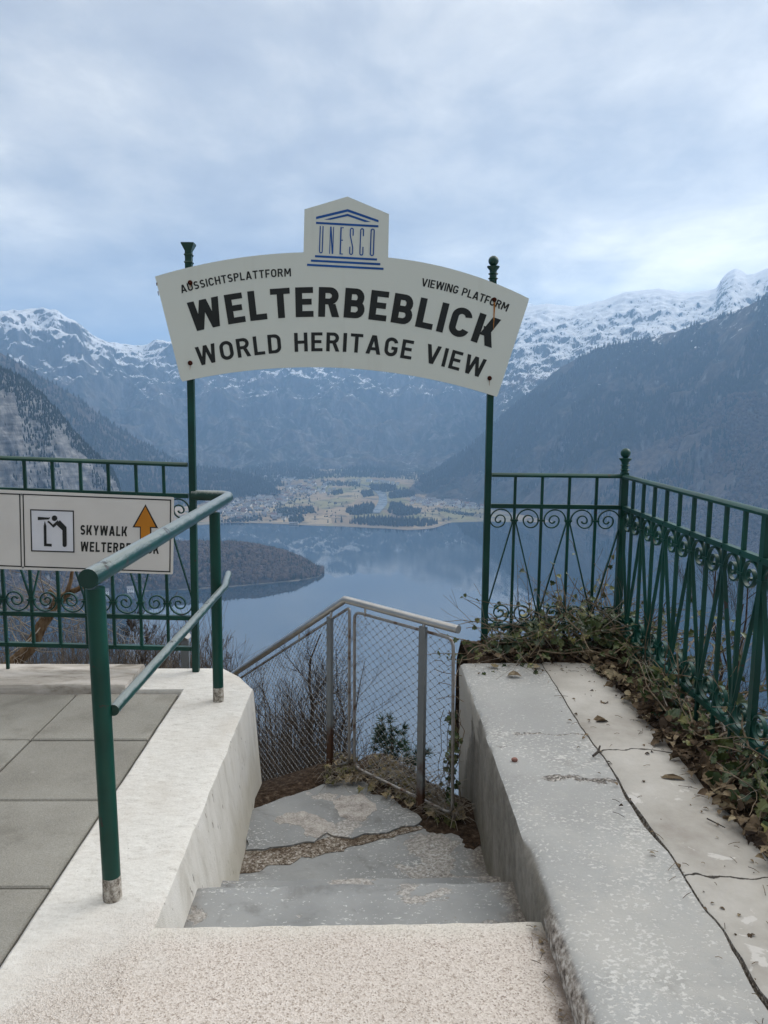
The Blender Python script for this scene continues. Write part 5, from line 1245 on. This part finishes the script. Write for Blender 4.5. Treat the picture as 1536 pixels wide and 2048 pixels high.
    for px, py, h, k, lab in ((683, 1046, 24, 'c', 'tall dark conifer on the far shore, the one nearest the wooded spit'), (671, 1046, 17, 'c', 'short dark conifer on the far shore left of the tallest one'), (656, 1046, 14, 'c', 'small dark conifer alone on the far shore meadow'),
                              (592, 1047, 19, 'c', 'dark conifer on the shore beside the pale boathouse'), (568, 1044, 15, 'c', 'dark conifer on the shore in front of the village'), (619, 1004, 20, 'c', 'slim dark conifer at the end of the pale village road'), (670, 1012, 17, 'b', 'round bare tree alone on the brown meadow'),
                              (636, 1022, 16, 'c', 'dark conifer at the edge of the grove by the meadow'), (897, 1042, 17, 'c', 'dark conifer alone at the lake end of the right field'), (878, 1026, 18, 'b', 'round bare tree at the edge of the right field'), (887, 1044, 14, 'b', 'low bare tree on the shore right of the wooded spit')):
        lone(px, py, h, k, lab)
    # pale boathouse on the shore
    p = on_valley(588, 1048); b = MB(); b.box(-14, 14, -5, 5, -2, 4.0, 0)
    for s in (-1, 1): b.prism([Vector((-15, s * 6, 3.9)), Vector((15, s * 6, 3.9)), Vector((15, 0, 6.5)), Vector((-15, 0, 6.5))][::(1 if s > 0 else -1)], (0, 0, -.3), 1)
    for k in range(5): b.box(-12 + k * 5, -9.5 + k * 5, -5.08, -5.01, 0, 2.6, 2)
    o = b.build('boathouse', ['house_cream', 'roof_grey', 'window_dark']); o.location = (p.x, p.y, valley_z(p)); o.rotation_euler.z = -0.1; tag(o, 'long low pale boathouse on the far shore beside a grove', 'building')
build_valley()

# ================================================================ HILLSIDE AND PLANTS
def hill_angle(px):
    pts = [(-900, 20.5), (430, 20.5), (515, 30), (690, 31), (745, 45), (1250, 46), (1420, 38), (2300, 34)]
    return interp(pts, px)[0]
def hill_z(px, d):
    a = math.tan(R(hill_angle(px))); lim = interp([(-900, 34), (430, 30), (520, 16), (745, 9), (2300, 9)], px)[0]
    z = CAM.z - min(d, lim) * a - max(0, d - lim) * math.tan(R(46))
    if d < 7: z = min(z, -0.62 - (d - 4.2) * (0.62 if px < 900 else 0.9))
    return z
def dirpx(px):
    r = ray(px, 1300); return Vector((r.x, r.y, 0)).normalized()
def build_hill():
    P = []
    for i in range(161):
        px = -900 + 3200 * i / 160; dh = dirpx(px); col = []
        for j in range(61):
            d = 4.35 * (480 / 4.35) ** (j / 60) / max(0.35, dh.y) ** (0.9 if px > 1300 else 0.5); q = dh * d; z = hill_z(px, d)
            z += 0.18 * min(1, d / 8) * fr((q.x, q.y, 4), 0.6, 4) + 0.9 * min(1, d / 60) * fr((q.x, q.y, 8), 0.12, 3); col.append(Vector((q.x, q.y, z)))
        P.append(col)
    b = MB(); b.rows(P, flip=True); tag(b.build('hillside', ['hill'], smooth=True), kind='structure')
build_hill()

def limb(mb, p, d, L, r, depth, spread=0.6, up=0.15, kids=(5, 4), n=4, rng=random, curl=0.10, tip=0.0012):
    segs = 5 if depth > 0 else 3; pts = [p.copy()]; rad = [r]; q = p.copy(); dd = d.normalized()
    for k in range(segs):
        dd = (dd + Vector((rng.gauss(0, curl), rng.gauss(0, curl), rng.gauss(0, curl) + up * 0.25))).normalized()
        q = q + dd * L / segs; pts.append(q.copy()); rad.append(max(tip, r * (1 - 0.75 * (k + 1) / segs)))
    mb.tube(pts, rad, n if depth > 0 else 3, cap=False)
    if depth <= 0: return
    nk = kids[0] if depth > 1 else kids[1]
    for k in range(nk):
        t = rng.uniform(0.22, 0.98); i = min(segs - 1, int(t * segs)); a = pts[i].lerp(pts[i + 1], t * segs - i); ax = (pts[i + 1] - pts[i]).normalized()
        o = ax.orthogonal().normalized(); o = Matrix.Rotation(rng.uniform(0, 6.283), 3, ax) @ o
        nd = (ax * math.cos(spread) + o * math.sin(spread) + Z * up).normalized()
        limb(mb, a, nd, L * rng.uniform(0.35, 0.62) * (1.15 - 0.5 * t), rad[i] * 0.55, depth - 1, spread, up, kids, n, rng, curl * 1.15, tip)
def bare_tree(px, d, top, label, seed, mat='bark', spread=0.55, kids=(11, 6), group=None, r=None, depth=2, lean=0.0, name='bare_tree'):
    rng = random.Random(seed); dh = dirpx(px); base = dh * d; base.z = hill_z(px, d) - 0.1; h = at_d(px, top, d).z - base.z
    t = thing(name, label, 'tree', base, group); r = r or h * 0.0085
    b = MB(); pts = []; rad = []; q = base.copy(); n = 9; drift = Vector((lean, rng.uniform(-.05, .05), 0))
    for k in range(n + 1):
        pts.append(q.copy()); rad.append(max(0.003, r * (1 - 0.85 * k / n))); q = q + Z * h / n + drift * h / n + Vector((rng.gauss(0, .018), rng.gauss(0, .018), 0)) * h
    b.tube(pts, rad, 6, cap=False); b.build('trunk', [mat], t, smooth=True)
    b = MB()
    for k in range(kids[0] + 6):
        s = rng.uniform(0.18, 0.97); i = min(n - 1, int(s * n)); a = pts[i].lerp(pts[i + 1], s * n - i); az = rng.uniform(0, 6.283)
        el = rng.uniform(0.5, 1.1); nd = Vector((math.cos(az) * math.cos(el), math.sin(az) * math.cos(el), math.sin(el)))
        limb(b, a, nd, h * rng.uniform(0.14, 0.34) * (1.15 - 0.6 * s), rad[i] * 0.5, depth, spread, 0.22, kids, 4, rng)
    b.build('branches', [mat], t); return t
def build_trees():
    L1 = 'thin leafless sapling in the thicket behind the left wire net panel'; G1 = 'saplings behind the wire net'
    for k, (px, d, top) in enumerate(((522, 9, 1385), (536, 11, 1370), (548, 8, 1400), (560, 10, 1350), (574, 12, 1375), (588, 8.5, 1390), (624, 10, 1330), (640, 12, 1350), (655, 9, 1370), (672, 11, 1345), (686, 8.2, 1400), (531, 14, 1350), (566, 15, 1330), (600, 14, 1340), (645, 15, 1335))):
        bare_tree(px, d, top, L1, 100 + k, kids=(5, 4), group=G1)
    bare_tree(612, 8.2, 1262, 'tallest leafless tree behind the wire net, left of the grey corner post', 31, kids=(10, 6), r=0.045, spread=0.6)
    bare_tree(668, 9.5, 1300, 'leafless tree with wide side twigs reaching behind the right wire net panel', 33, kids=(9, 6), lean=0.05, spread=0.8)
    L2 = 'small leafless tree standing behind the left wall, seen under the fence rail'; G2 = 'small bare trees behind the left wall'
    for k, (px, d, top) in enumerate(((205, 12, 1262), (238, 10, 1256), (322, 11, 1262), (352, 13, 1258), (415, 10, 1262), (452, 9, 1280), (478, 10, 1296), (150, 15, 1262), (60, 14, 1270))):
        bare_tree(px, d, top, L2, 200 + k, kids=(6, 5), group=G2, mat='bark')
    bare_tree(281, 9, 1222, 'fan shaped leafless tree behind the left fence with a few dead leaves', 41, kids=(12, 7), spread=0.5)
    for k, (px, d, top) in enumerate(((1500, 7.5, 1150), (1450, 9, 1200), (1560, 8, 1170), (1400, 10, 1235))):
        bare_tree(px, d, top, 'thin leafless tree on the slope outside the right side fence', 300 + k, kids=(9, 6), group='bare trees outside the right fence')
    # leaning tan trunk behind the left fence
    rng = random.Random(9); t = thing('leaning_tree', 'leaning tan tree trunk with pale twigs behind the left fence', 'tree', on_y(-40, 1350, 5.6))
    tp = [on_y(-60, 1385, 5.55), on_y(18, 1336, 5.6), on_y(60, 1296, 5.65), on_y(84, 1250, 5.7), on_y(100, 1228, 5.72), on_y(118, 1205, 5.75), on_y(136, 1186, 5.78)]
    b = MB(); b.tube(tp, [0.060, 0.056, 0.050, 0.044, 0.040, 0.034, 0.028], 9); b.build('trunk', ['tanbark'], t, smooth=True, angle=60)
    b = MB(); br = [[tp[5], on_y(130, 1195, 5.7), on_y(141, 1165, 5.7), on_y(147, 1125, 5.72)], [tp[6], on_y(152, 1180, 5.7), on_y(170, 1172, 5.72)], [tp[4], on_y(112, 1195, 5.72), on_y(98, 1180, 5.7)]]
    for q in br: b.tube(q, [0.024, 0.02, 0.016, 0.012][:len(q)], 6)
    b.build('stub', ['tanbark'], t, smooth=True)
    b = MB()
    for k in range(34):
        i = rng.randrange(1, 6); a = tp[i].lerp(tp[i + 1], rng.random()); az = rng.uniform(0, 6.283); el = rng.uniform(-0.5, 0.9)
        limb(b, a, Vector((math.cos(az) * math.cos(el), 0.6 * math.sin(az) * math.cos(el), math.sin(el))), rng.uniform(0.25, 0.62), 0.0055, 2, 0.75, 0.05, (4, 3), 4, rng, 0.2, 0.0014)
    b.build('twigs', ['twig'], t)
    # scrub of the slope behind the left wall: nobody could count it
    b = MB()
    for k in range(900):
        px = rng.uniform(-350, 500); d = rng.uniform(13, 34); p = dirpx(px) * d; p.z = hill_z(px, d) - 0.2
        for _ in range(3):
            az = rng.uniform(0, 6.283); el = rng.uniform(0.9, 1.5); limb(b, p, Vector((math.cos(az) * math.cos(el), math.sin(az) * math.cos(el), math.sin(el))), rng.uniform(0.7, 1.9), 0.010, 1, 0.5, 0.2, (3, 4), 3, rng, 0.12, 0.003)
    tag(b.build('scrub', ['thicket']), 'brown leafless scrub on the slope behind the left wall', 'scrub', kind='stuff')
    b = MB()
    for k in range(420):
        px = rng.uniform(505, 705); d = rng.uniform(6.5, 15); p = dirpx(px) * d; p.z = hill_z(px, d) - 0.2
        for _ in range(3):
            az = rng.uniform(0, 6.283); el = rng.uniform(1.0, 1.5); limb(b, p, Vector((math.cos(az) * math.cos(el), math.sin(az) * math.cos(el), math.sin(el))), rng.uniform(0.6, 1.7), 0.007, 1, 0.45, 0.2, (3, 3), 3, rng, 0.1, 0.002)
    tag(b.build('undergrowth', ['bark']), 'dark leafless undergrowth behind the left wire net panel', 'undergrowth', kind='stuff')
    # little pine below the landing
    base = at_d(786, 1600, 7.2); top = at_d(783, 1452, 7.2); t = thing('small_pine', 'small dark pine with a side branch seen through the right wire net panel', 'tree', base)
    b = MB(); b.tube([base - Z * 1.2, base, base.lerp(top, .5), top], [0.03, 0.026, 0.018, 0.008], 6); side = at_d(838, 1506, 7.1); mid = base.lerp(top, 0.12)
    b.tube([mid, mid.lerp(side, .5) - Z * .04, side], [0.018, 0.012, 0.006], 5); b.build('trunk', ['bark'], t)
    b = MB()
    def tuft(c, ax, R_, nn):
        for _ in range(nn):
            dd = (ax * 0.7 + Vector((rng.gauss(0, .6), rng.gauss(0, .6), rng.gauss(0, .6)))).normalized(); e = c + dd * R_ * rng.uniform(.6, 1.1); w = dd.orthogonal().normalized() * 0.006
            b.poly([c - w, c + w, e])
    for k in range(80):
        s = 0.12 + 0.88 * (k + rng.random()) / 80; a = base.lerp(top, s); az = rng.uniform(0, 6.28); rr = 0.17 * (1.15 - 0.75 * abs(s - 0.45)) * rng.uniform(.3, 1); tuft(a + Vector((math.cos(az) * rr, math.sin(az) * rr, rr * 0.3)), Vector((math.cos(az), math.sin(az), 0.6)), 0.10, 26)
    for k in range(24):
        s = rng.random(); tuft(mid.lerp(side, s) + Vector((rng.gauss(0, .04), rng.gauss(0, .06), rng.uniform(-.02, .07))), Vector((0.5, 0, 0.8)), 0.10, 26)
    b.build('needles', ['pine_needle'], t)
build_trees()

IVY = [(0, 0), (0.30, -0.10), (0.52, 0.16), (0.34, 0.34), (0.40, 0.62), (0.17, 0.66), (0, 1.0)]
def leaf(mb, p, nrm, tip, size, mi=0, curl=0.25, shape=IVY):
    """one lobed leaf as two folded halves"""
    n = nrm.normalized(); u = (tip - n * tip.dot(n)).normalized(); v = u.cross(n)
    mid = [p + u * size * y - n * curl * size * (y - 0.4) ** 2 for y in (0, 0.35, 0.7, 1.0)]
    for s in (-1, 1):
        o = len(mb.v); pts = [p + v * (s * x * size) + u * (y * size) + n * (size * (abs(x) * 0.35 - curl * (y - 0.4) ** 2)) for x, y in shape[1:-1]]
        vs = [mid[0]] + pts + [mid[3], mid[2], mid[1]]; f = tuple(range(len(vs)))
        mb.add(vs, [f if s > 0 else f[::-1]], mi)
DEAD = [(0, 0), (0.22, 0.12), (0.34, 0.42), (0.22, 0.75), (0, 1.0)]
def rand_dir(rng): return Vector((rng.gauss(0, 1), rng.gauss(0, 1), rng.gauss(0, 1))).normalized()
def vine(mb, p, d, L, r, rng, grav=0.03, n=9, curl=0.16):
    pts = [p.copy()]; q = p.copy(); dd = d.normalized()
    for k in range(n):
        dd = (dd + Vector((rng.gauss(0, curl), rng.gauss(0, curl), rng.gauss(0, curl) - grav))).normalized(); q = q + dd * L / n; q.z = max(q.z, 0.085); pts.append(q.copy())
    mb.tube(pts, [r * (1 - 0.6 * k / n) for k in range(n + 1)], 5, cap=False); return pts
def build_ivy():
    rng = random.Random(21)
    # bed of soil under the ivy
    b = MB(); rows = []
    for i in range(100):
        y = -1.5 + 6.2 * i / 99; e = 1.37 + 0.05 * fr((y, 2, 2), 3, 4) - (0.0 if y < 4.0 else (y - 4.0) * 0.1); h = 0.03 + 0.012 * fr((y, 7, 2), 6, 3)
        rows.append([(e, y, 0.094), (e + 0.05, y, 0.094 + h * 0.5), (1.5, y, 0.10 + h), (1.62, y, 0.10 + h), (1.80, y, 0.02), (1.83, y, -0.5)])
    b.rows(rows, flip=False); tag(b.build('soil_bed', ['soil'], smooth=True), kind='structure')
    b = MB(); rows = []
    for i in range(40):
        x = 0.60 + 1.15 * i / 39; e = 4.40 + 0.03 * fr((x, 2, 5), 5, 3); h = 0.03 + 0.015 * fr((x, 7, 5), 6, 3); rows.append([(x, e, 0.097), (x, e + 0.06, 0.10 + h), (x, 4.75, 0.10 + h), (x, 4.95, -0.05), (x, 5.0, -0.7)])
    b.rows(rows, flip=True); tag(b.build('soil_bed', ['soil'], smooth=True), kind='structure')
    def make(label, centers, nl, nd, nv, tops, loc, vl=(0.25, 0.75), xin=0.0):
        t = thing('ivy', label, 'plant', loc); st = MB(); lv = MB(); dl = MB()
        for _ in range(nv):
            p = centers(rng, 0); az = rng.uniform(0, 6.283) if xin < 1.25 else rng.uniform(-1.75, 1.75); el = rng.uniform(-0.1, 0.75); pts = vine(st, p, Vector((math.cos(az), math.sin(az), math.sin(el))), rng.uniform(*vl), rng.uniform(0.0025, 0.0055), rng)
            for q in pts[2:]:
                if rng.random() < 0.35: leaf(lv, q, (Vector((0, -0.7, 0.7)) + rand_dir(rng) * 0.8), rand_dir(rng) - Z * 0.5, rng.uniform(0.022, 0.042), 0, rng.uniform(.1, .5))
        for _ in range(nl):
            p = centers(rng, 1); leaf(lv, p, Vector((-0.15, -0.65, 0.7)) + rand_dir(rng) * 0.75, rand_dir(rng) - Z * 0.7, rng.uniform(0.024, 0.062), 0, rng.uniform(.05, .5))
        for _ in range(nd):
            p = centers(rng, 2); leaf(dl, p, Z * 0.9 + rand_dir(rng) * 0.8, rand_dir(rng), rng.uniform(0.03, 0.065), 0, rng.uniform(.3, 1.1), DEAD if rng.random() < .6 else IVY)
        for px, py0, py1, yy in tops:
            a = on_y(px, py0, yy); e = on_y(px + rng.uniform(-18, 18), py1, yy + rng.uniform(-.1, .1)); limb(st, a, (e - a), (e - a).length, 0.0045, 1, 0.7, 0.1, (4, 4), 4, rng, 0.08, 0.0014)
        tw = MB()
        for _ in range(44):
            p = centers(rng, 0); az = rng.uniform(0, 6.283) if xin < 1.25 else rng.uniform(-1.9, 1.9); limb(tw, p, Vector((math.cos(az), math.sin(az), rng.uniform(0.2, 1.1))), rng.uniform(0.18, 0.5), 0.003, 1, 0.7, 0.1, (4, 4), 4, rng, 0.16, 0.001)
        for nm, mb, mt in (('twigs', tw, 'twig'), ('stems', st, 'vine'), ('leaves', lv, 'ivy'), ('dead_leaves', dl, 'dead')):
            o = mb.build(nm, [mt], t)
            if 'leaves' in nm: o['kind'] = 'stuff'
        return t
    def c_back(rng, k):
        x = 0.70 + 0.94 * rng.random() ** 0.62; top = interp([(0.6, 0.12), (0.78, 0.22), (0.95, 0.27), (1.1, 0.33), (1.35, 0.37), (1.7, 0.36)], x)[0]
        z = 0.11 + (top - 0.11) * (rng.random() ** (0.8 if k == 1 else 1.6)) if k != 2 else 0.12 + 0.05 * rng.random()
        y = 4.60 + rng.gauss(0, 0.10) - (0.08 if k == 2 else 0); return Vector((x, max(4.40, y), z))
    make('tangle of ivy and stems in the fence corner at the end of the right wall', c_back, 430, 300, 150, [(1040, 1240, 1150, 4.75), (1062, 1250, 1130, 4.8), (1130, 1240, 1165, 4.8), (1180, 1240, 1125, 4.8), (1205, 1230, 1140, 4.7), (1110, 1240, 1170, 4.8), (1160, 1230, 1160, 4.85), (1218, 1235, 1150, 4.72), (1090, 1245, 1180, 4.7), (1000, 1290, 1255, 4.62), (985, 1296, 1262, 4.6)], (1.2, 4.6, 0.1))
    def c_side(rng, k):
        y = 1.6 + 3.0 * rng.random(); edge = 1.37 + 0.06 * fr((y, 2, 2), 3, 4)
        u = rng.random()
        if k == 2: x = edge - 0.03 + 0.36 * u ** 1.5; z = 0.112 + 0.045 * rng.random()
        else:
            x = edge + 0.02 + 0.34 * u ** 0.75; top = (0.10 + 0.15 * u) * (0.72 + 0.5 * fr((y, 9, 4), 2.2, 3)); z = 0.115 + max(0.02, top) * rng.random()
        return Vector((x, y, z))
    make('long strip of ivy and dead leaves along the foot of the right side fence', c_side, 620, 820, 170, [(1290, 1330, 1230, 4.1), (1330, 1380, 1290, 3.8), (1360, 1390, 1280, 3.6), (1400, 1420, 1330, 3.45), (1440, 1450, 1330, 3.3), (1480, 1480, 1390, 3.15)], (1.5, 3.2, 0.1), (0.2, 0.6), 1.3)
    def c_end(rng, k):
        p = on_y(905 + rng.gauss(0, 7), rng.uniform(1425, 1625), 3.75 + rng.uniform(-.06, .08)); return p
    t = thing('ivy', 'thin ivy strands hanging at the end of the wire net beside the right wall', 'plant', (0.5, 3.75, -0.5)); st = MB(); lv = MB()
    for _ in range(9):
        x0 = 904 + rng.gauss(0, 9); pts = [on_y(x0 + rng.gauss(0, 5) + 6 * math.sin(k * .7), 1420 + 210 * k / 10, 3.76) for k in range(11)]; st.tube(pts, 0.0022, 4, cap=False)
    for _ in range(4):
        pts = [on_y(925 - 14 * k + rng.gauss(0, 3), 1320 + rng.gauss(0, 4) + 6 * math.sin(k + _ ) + _ * 26, 3.8) for k in range(5)]; st.tube(pts, 0.002, 4, cap=False)
    for _ in range(75): leaf(lv, c_end(rng, 1), Vector((-.2, -.9, .3)) + rand_dir(rng) * .6, rand_dir(rng) - Z * .8, rng.uniform(0.02, 0.042))
    for px, py in ((945, 1302), (938, 1312), (952, 1296), (948, 1318), (935, 1300), (925, 1310), (957, 1308)): leaf(lv, on_y(px, py, 4.5), Vector((0, -1, .4)) + rand_dir(rng) * .5, rand_dir(rng) - Z * .5, 0.035)
    st.tube([on_y(958, 1318, 4.5), on_y(945, 1308, 4.48), on_y(925, 1314, 4.45), on_y(912, 1350, 4.1), on_y(905, 1425, 3.76)], 0.002, 4)
    st.build('stems', ['vine'], t); o = lv.build('leaves', ['ivy'], t); o['kind'] = 'stuff'
    # withered ivy and grass heaped outside the right net panel and in the corner of the landing
    b = MB(); g = MB()
    for _ in range(430):
        u = rng.random(); v = rng.random(); px = 712 + 195 * u; p = on_plane(px, 1540 + 82 * u, on_y(709, 1540, 4.2), Vector((0.74, 0.67, 0)).normalized())
        p = p + Vector((0.5, 0.55, 0)) * (0.03 + 0.42 * v) * (1 - 0.6 * u); p.z = -0.52 + 0.06 * rng.random() + 0.04 * v - 0.20 * max(0, v - .5)
        leaf(b, p, Z + Vector((0, -.5, 0)) + rand_dir(rng) * .7, rand_dir(rng), rng.uniform(0.022, 0.05), 0, rng.uniform(.1, .9), IVY if rng.random() < .5 else DEAD)
    for _ in range(380):
        u = rng.random(); q = on_plane(712 + 195 * u, 1540 + 82 * u, on_y(709, 1540, 4.2), Vector((0.74, 0.67, 0)).normalized()) + Vector((0.5, 0.55, 0)) * rng.uniform(0.02, 0.4) * (1 - 0.6 * u); q.z = -0.49 + 0.05 * rng.random()
        e = q + Vector((rng.gauss(0, .09), rng.gauss(0, .07), rng.uniform(-.01, .06))); g.tube([q, q.lerp(e, .5) + Z * .025, e], [0.002, 0.0016, 0.0008], 3, cap=False)
    for _ in range(260):
        if rng.random() < .6: px, py = rng.uniform(650, 720), rng.uniform(1520, 1570)
        else: u = rng.random(); px, py = 720 + 190 * u, 1560 + 80 * u + rng.gauss(0, 8)
        p = on_z(px, py, -0.49); dd = (rand_dir(rng) + Vector((-.2, -.3, 0.1))); vine(g, p, dd, rng.uniform(0.06, 0.2), 0.0018, rng, 0.12, 5, .25) if False else None
        e = p + Vector((rng.gauss(0, .06), rng.gauss(-.03, .06), rng.uniform(0, .07))); m_ = p.lerp(e, .5) + Z * .03; g.tube([p, m_, e], [0.0016, 0.0013, 0.0006], 3, cap=False)
        if rng.random() < .45: leaf(b, p + Z * .02, Z + rand_dir(rng) * .7, rand_dir(rng), rng.uniform(0.025, 0.05), 0, rng.uniform(.2, .9), IVY)
    tag(b.build('leaf_litter', ['wither']), 'heap of yellowing ivy leaves behind the right wire net panel', 'leaves', kind='stuff'); tag(g.build('dry_grass', ['twig']), 'dry grass stems along the broken edge of the landing', 'grass', kind='stuff')
    # earth bank the net stands on
    b = MB(); rows = []
    for i in range(30):
        s = i / 29; px = 700 + 300 * s; py = 1536 + 122 * s; q = on_z(px, py, -0.50); rows.append([q + Vector((-.26, -.28, -0.025)), q + Vector((0, 0, 0.012 + .012 * fr(q, 8))), q + Vector((.12, .13, 0)) * (1 - .6 * s) + Z * (0.02 + .02 * fr(q, 7)), q + Vector((.20, .26, 0)) * (1 - .7 * min(1, s * 1.25)) - Z * 0.03, q + Vector((.30, .38, 0)) * (1 - .7 * min(1, s * 1.25)) - Z * 0.6])
    b.rows(rows, flip=False)
    rows = []
    for i in range(30):
        s = i / 29; px = 716 - 210 * s; py = 1541 + 76 * s; q = on_z(px, py, -0.52); rows.append([q + Vector((.03, -.07, -0.05)), q + Vector((0, -.01, 0.004 + .008 * fr(q, 8))), q + Vector((-.02, .06, 0.03 + .012 * fr(q, 7) - .02 * s)), q + Vector((-.04, .16 + .25 * s, 0.03 - .10 * s)), q + Vector((-.1, .6, -0.35 - .3 * s))])
    b.rows(rows, flip=True); tag(b.build('earth_bank', ['soil'], smooth=True), kind='structure')
    # single leaves, twigs and a stone lying on the right wall
    def loose(name, lab, cat, px, py, build):
        p = on_z(px, py, WZ + 0.013); b = MB(); build(b, p); return tag(b.build(name, [build.mat]), lab, cat)
    def mk(size, mat, az, curl=.8, shape=DEAD):
        def f(b, p): leaf(b, p, Z + rand_dir(rng) * .25, Vector((math.cos(az), math.sin(az), 0.05)), size, 0, curl, shape)
        f.mat = mat; return f
    bits = MB()
    for _ in range(330):
        r_ = rng.random()
        if r_ < .55: p = Vector((1.40 - abs(rng.gauss(0, .11)), rng.uniform(1.6, 4.35), WZ + .011))
        elif r_ < .75: p = Vector((1.03 + rng.gauss(0, .05), rng.uniform(1.6, 4.3), WZ + .012))
        elif r_ < .9: p = Vector((rng.uniform(.62, 1.3), rng.uniform(4.2, 4.4), WZ + .011))
        else: p = Vector((XI_R - .02 - abs(rng.gauss(0, .02)), rng.uniform(1.6, 2.2), .008))
        if rng.random() < .5: leaf(bits, p, Z + rand_dir(rng) * .35, rand_dir(rng), rng.uniform(.006, .024), 0, rng.uniform(.2, 1.2), DEAD)
        else: e = p + Vector((rng.gauss(0, .025), rng.gauss(0, .025), .002)); bits.tube([p, p.lerp(e, .5) + Z * .003, e], .0011, 3, cap=False)
    tag(bits.build('debris', ['dead']), 'crumbs of dead leaves and bits of twig lying on the right wall', 'debris', kind='stuff')
    loose('dead_leaf', 'curled dark dead leaf on the pale strip of the right wall near its crack', 'leaf', 1186, 1440, mk(0.085, 'dead', 0.1, 1.3))
    loose('dead_leaf', 'long narrow dry leaf on the pale strip of the right wall beside the ivy', 'leaf', 1320, 1553, mk(0.11, 'dead', -0.1, .5, [(0, 0), (.10, .2), (.13, .5), (.08, .8), (0, 1)]))
    loose('dead_leaf', 'dark dead leaf at the far end of the grey coating below the ivy', 'leaf', 1014, 1349, mk(0.08, 'dead', -0.35, .7))
    loose('dead_leaf', 'pale green ivy leaf lying at the edge of the wall beside the right sign post', 'leaf', 990, 1334, mk(0.055, 'wither', 1.9, .2, IVY))
    loose('dead_leaf', 'yellow green leaf lying on the wall edge under the ivy tangle', 'leaf', 1068, 1334, mk(0.05, 'wither', 0.4, .2, IVY))
    loose('dead_leaf', 'brown leaf cluster on the middle of the pale strip near the ivy', 'leaf', 1205, 1405, mk(0.06, 'dead', 0.9, .9))
    def tw(b, p): b.tube([on_z(1186, 1512, WZ + .016), on_z(1196, 1504, WZ + .020), on_z(1200, 1492, WZ + .028)], [0.005, 0.006, 0.004], 6)
    tw.mat = 'twig_dark'; loose('twig', 'short forked dark twig lying across the crack of the right wall', 'twig', 1195, 1500, tw)
    def tw2(b, p): b.tube([on_z(1414, 1637, WZ + .016), on_z(1450, 1655, WZ + .018)], [0.003, 0.002], 5)
    tw2.mat = 'twig_dark'; loose('twig', 'thin straight twig on the pale strip pointing into the dead leaves', 'twig', 1430, 1645, tw2)
    def st(b, p):
        o = [(rng.uniform(.8, 1.2)) for _ in range(9)]; ring = lambda r, z: [p + Vector((r * o[k] * math.cos(k * .698), r * .8 * o[k] * math.sin(k * .698), z)) for k in range(9)]
        b.rows([ring(.011, -.012), ring(.014, -.003), ring(.010, .002), ring(.001, .003)], closed=True)
    st.mat = 'pebble_red'; loose('stone', 'small flat reddish stone on the grey coating of the right wall', 'stone', 1029, 1517, st)
    def tw3(b, p): b.tube([on_z(1040, 1790, -0.155), on_z(1050, 1783, -0.15)], [0.006, 0.005], 6); b.tube([on_z(1036, 1783, -0.155), on_z(1047, 1777, -0.15)], [0.005, 0.004], 6)
    tw3.mat = 'twig_dark'; loose('twig', 'pair of short dark sticks on the first stair step beside the right wall', 'twig', 1045, 1785, tw3)
build_ivy()

# ================================================================ HAZE
def build_haze():
    n = bpy.data.materials.new('haze_air'); n.use_nodes = True; nt = n.node_tree; nt.nodes.clear()
    v = nt.nodes.new('ShaderNodeVolumePrincipled'); v.inputs['Color'].default_value = (0.42, 0.67, 1.0, 1); v.inputs['Density'].default_value = 0.00016; v.inputs['Anisotropy'].default_value = 0.35
    o_ = nt.nodes.new('ShaderNodeOutputMaterial'); nt.links.new(v.outputs[0], o_.inputs['Volume']); M['haze'] = n
    b = MB(); b.box(-14500, 14500, -600, 14500, -352, 1180)
    tag(b.build('haze', ['haze']), 'thin blue haze over the lake and valley', 'haze', kind='stuff')
build_haze()
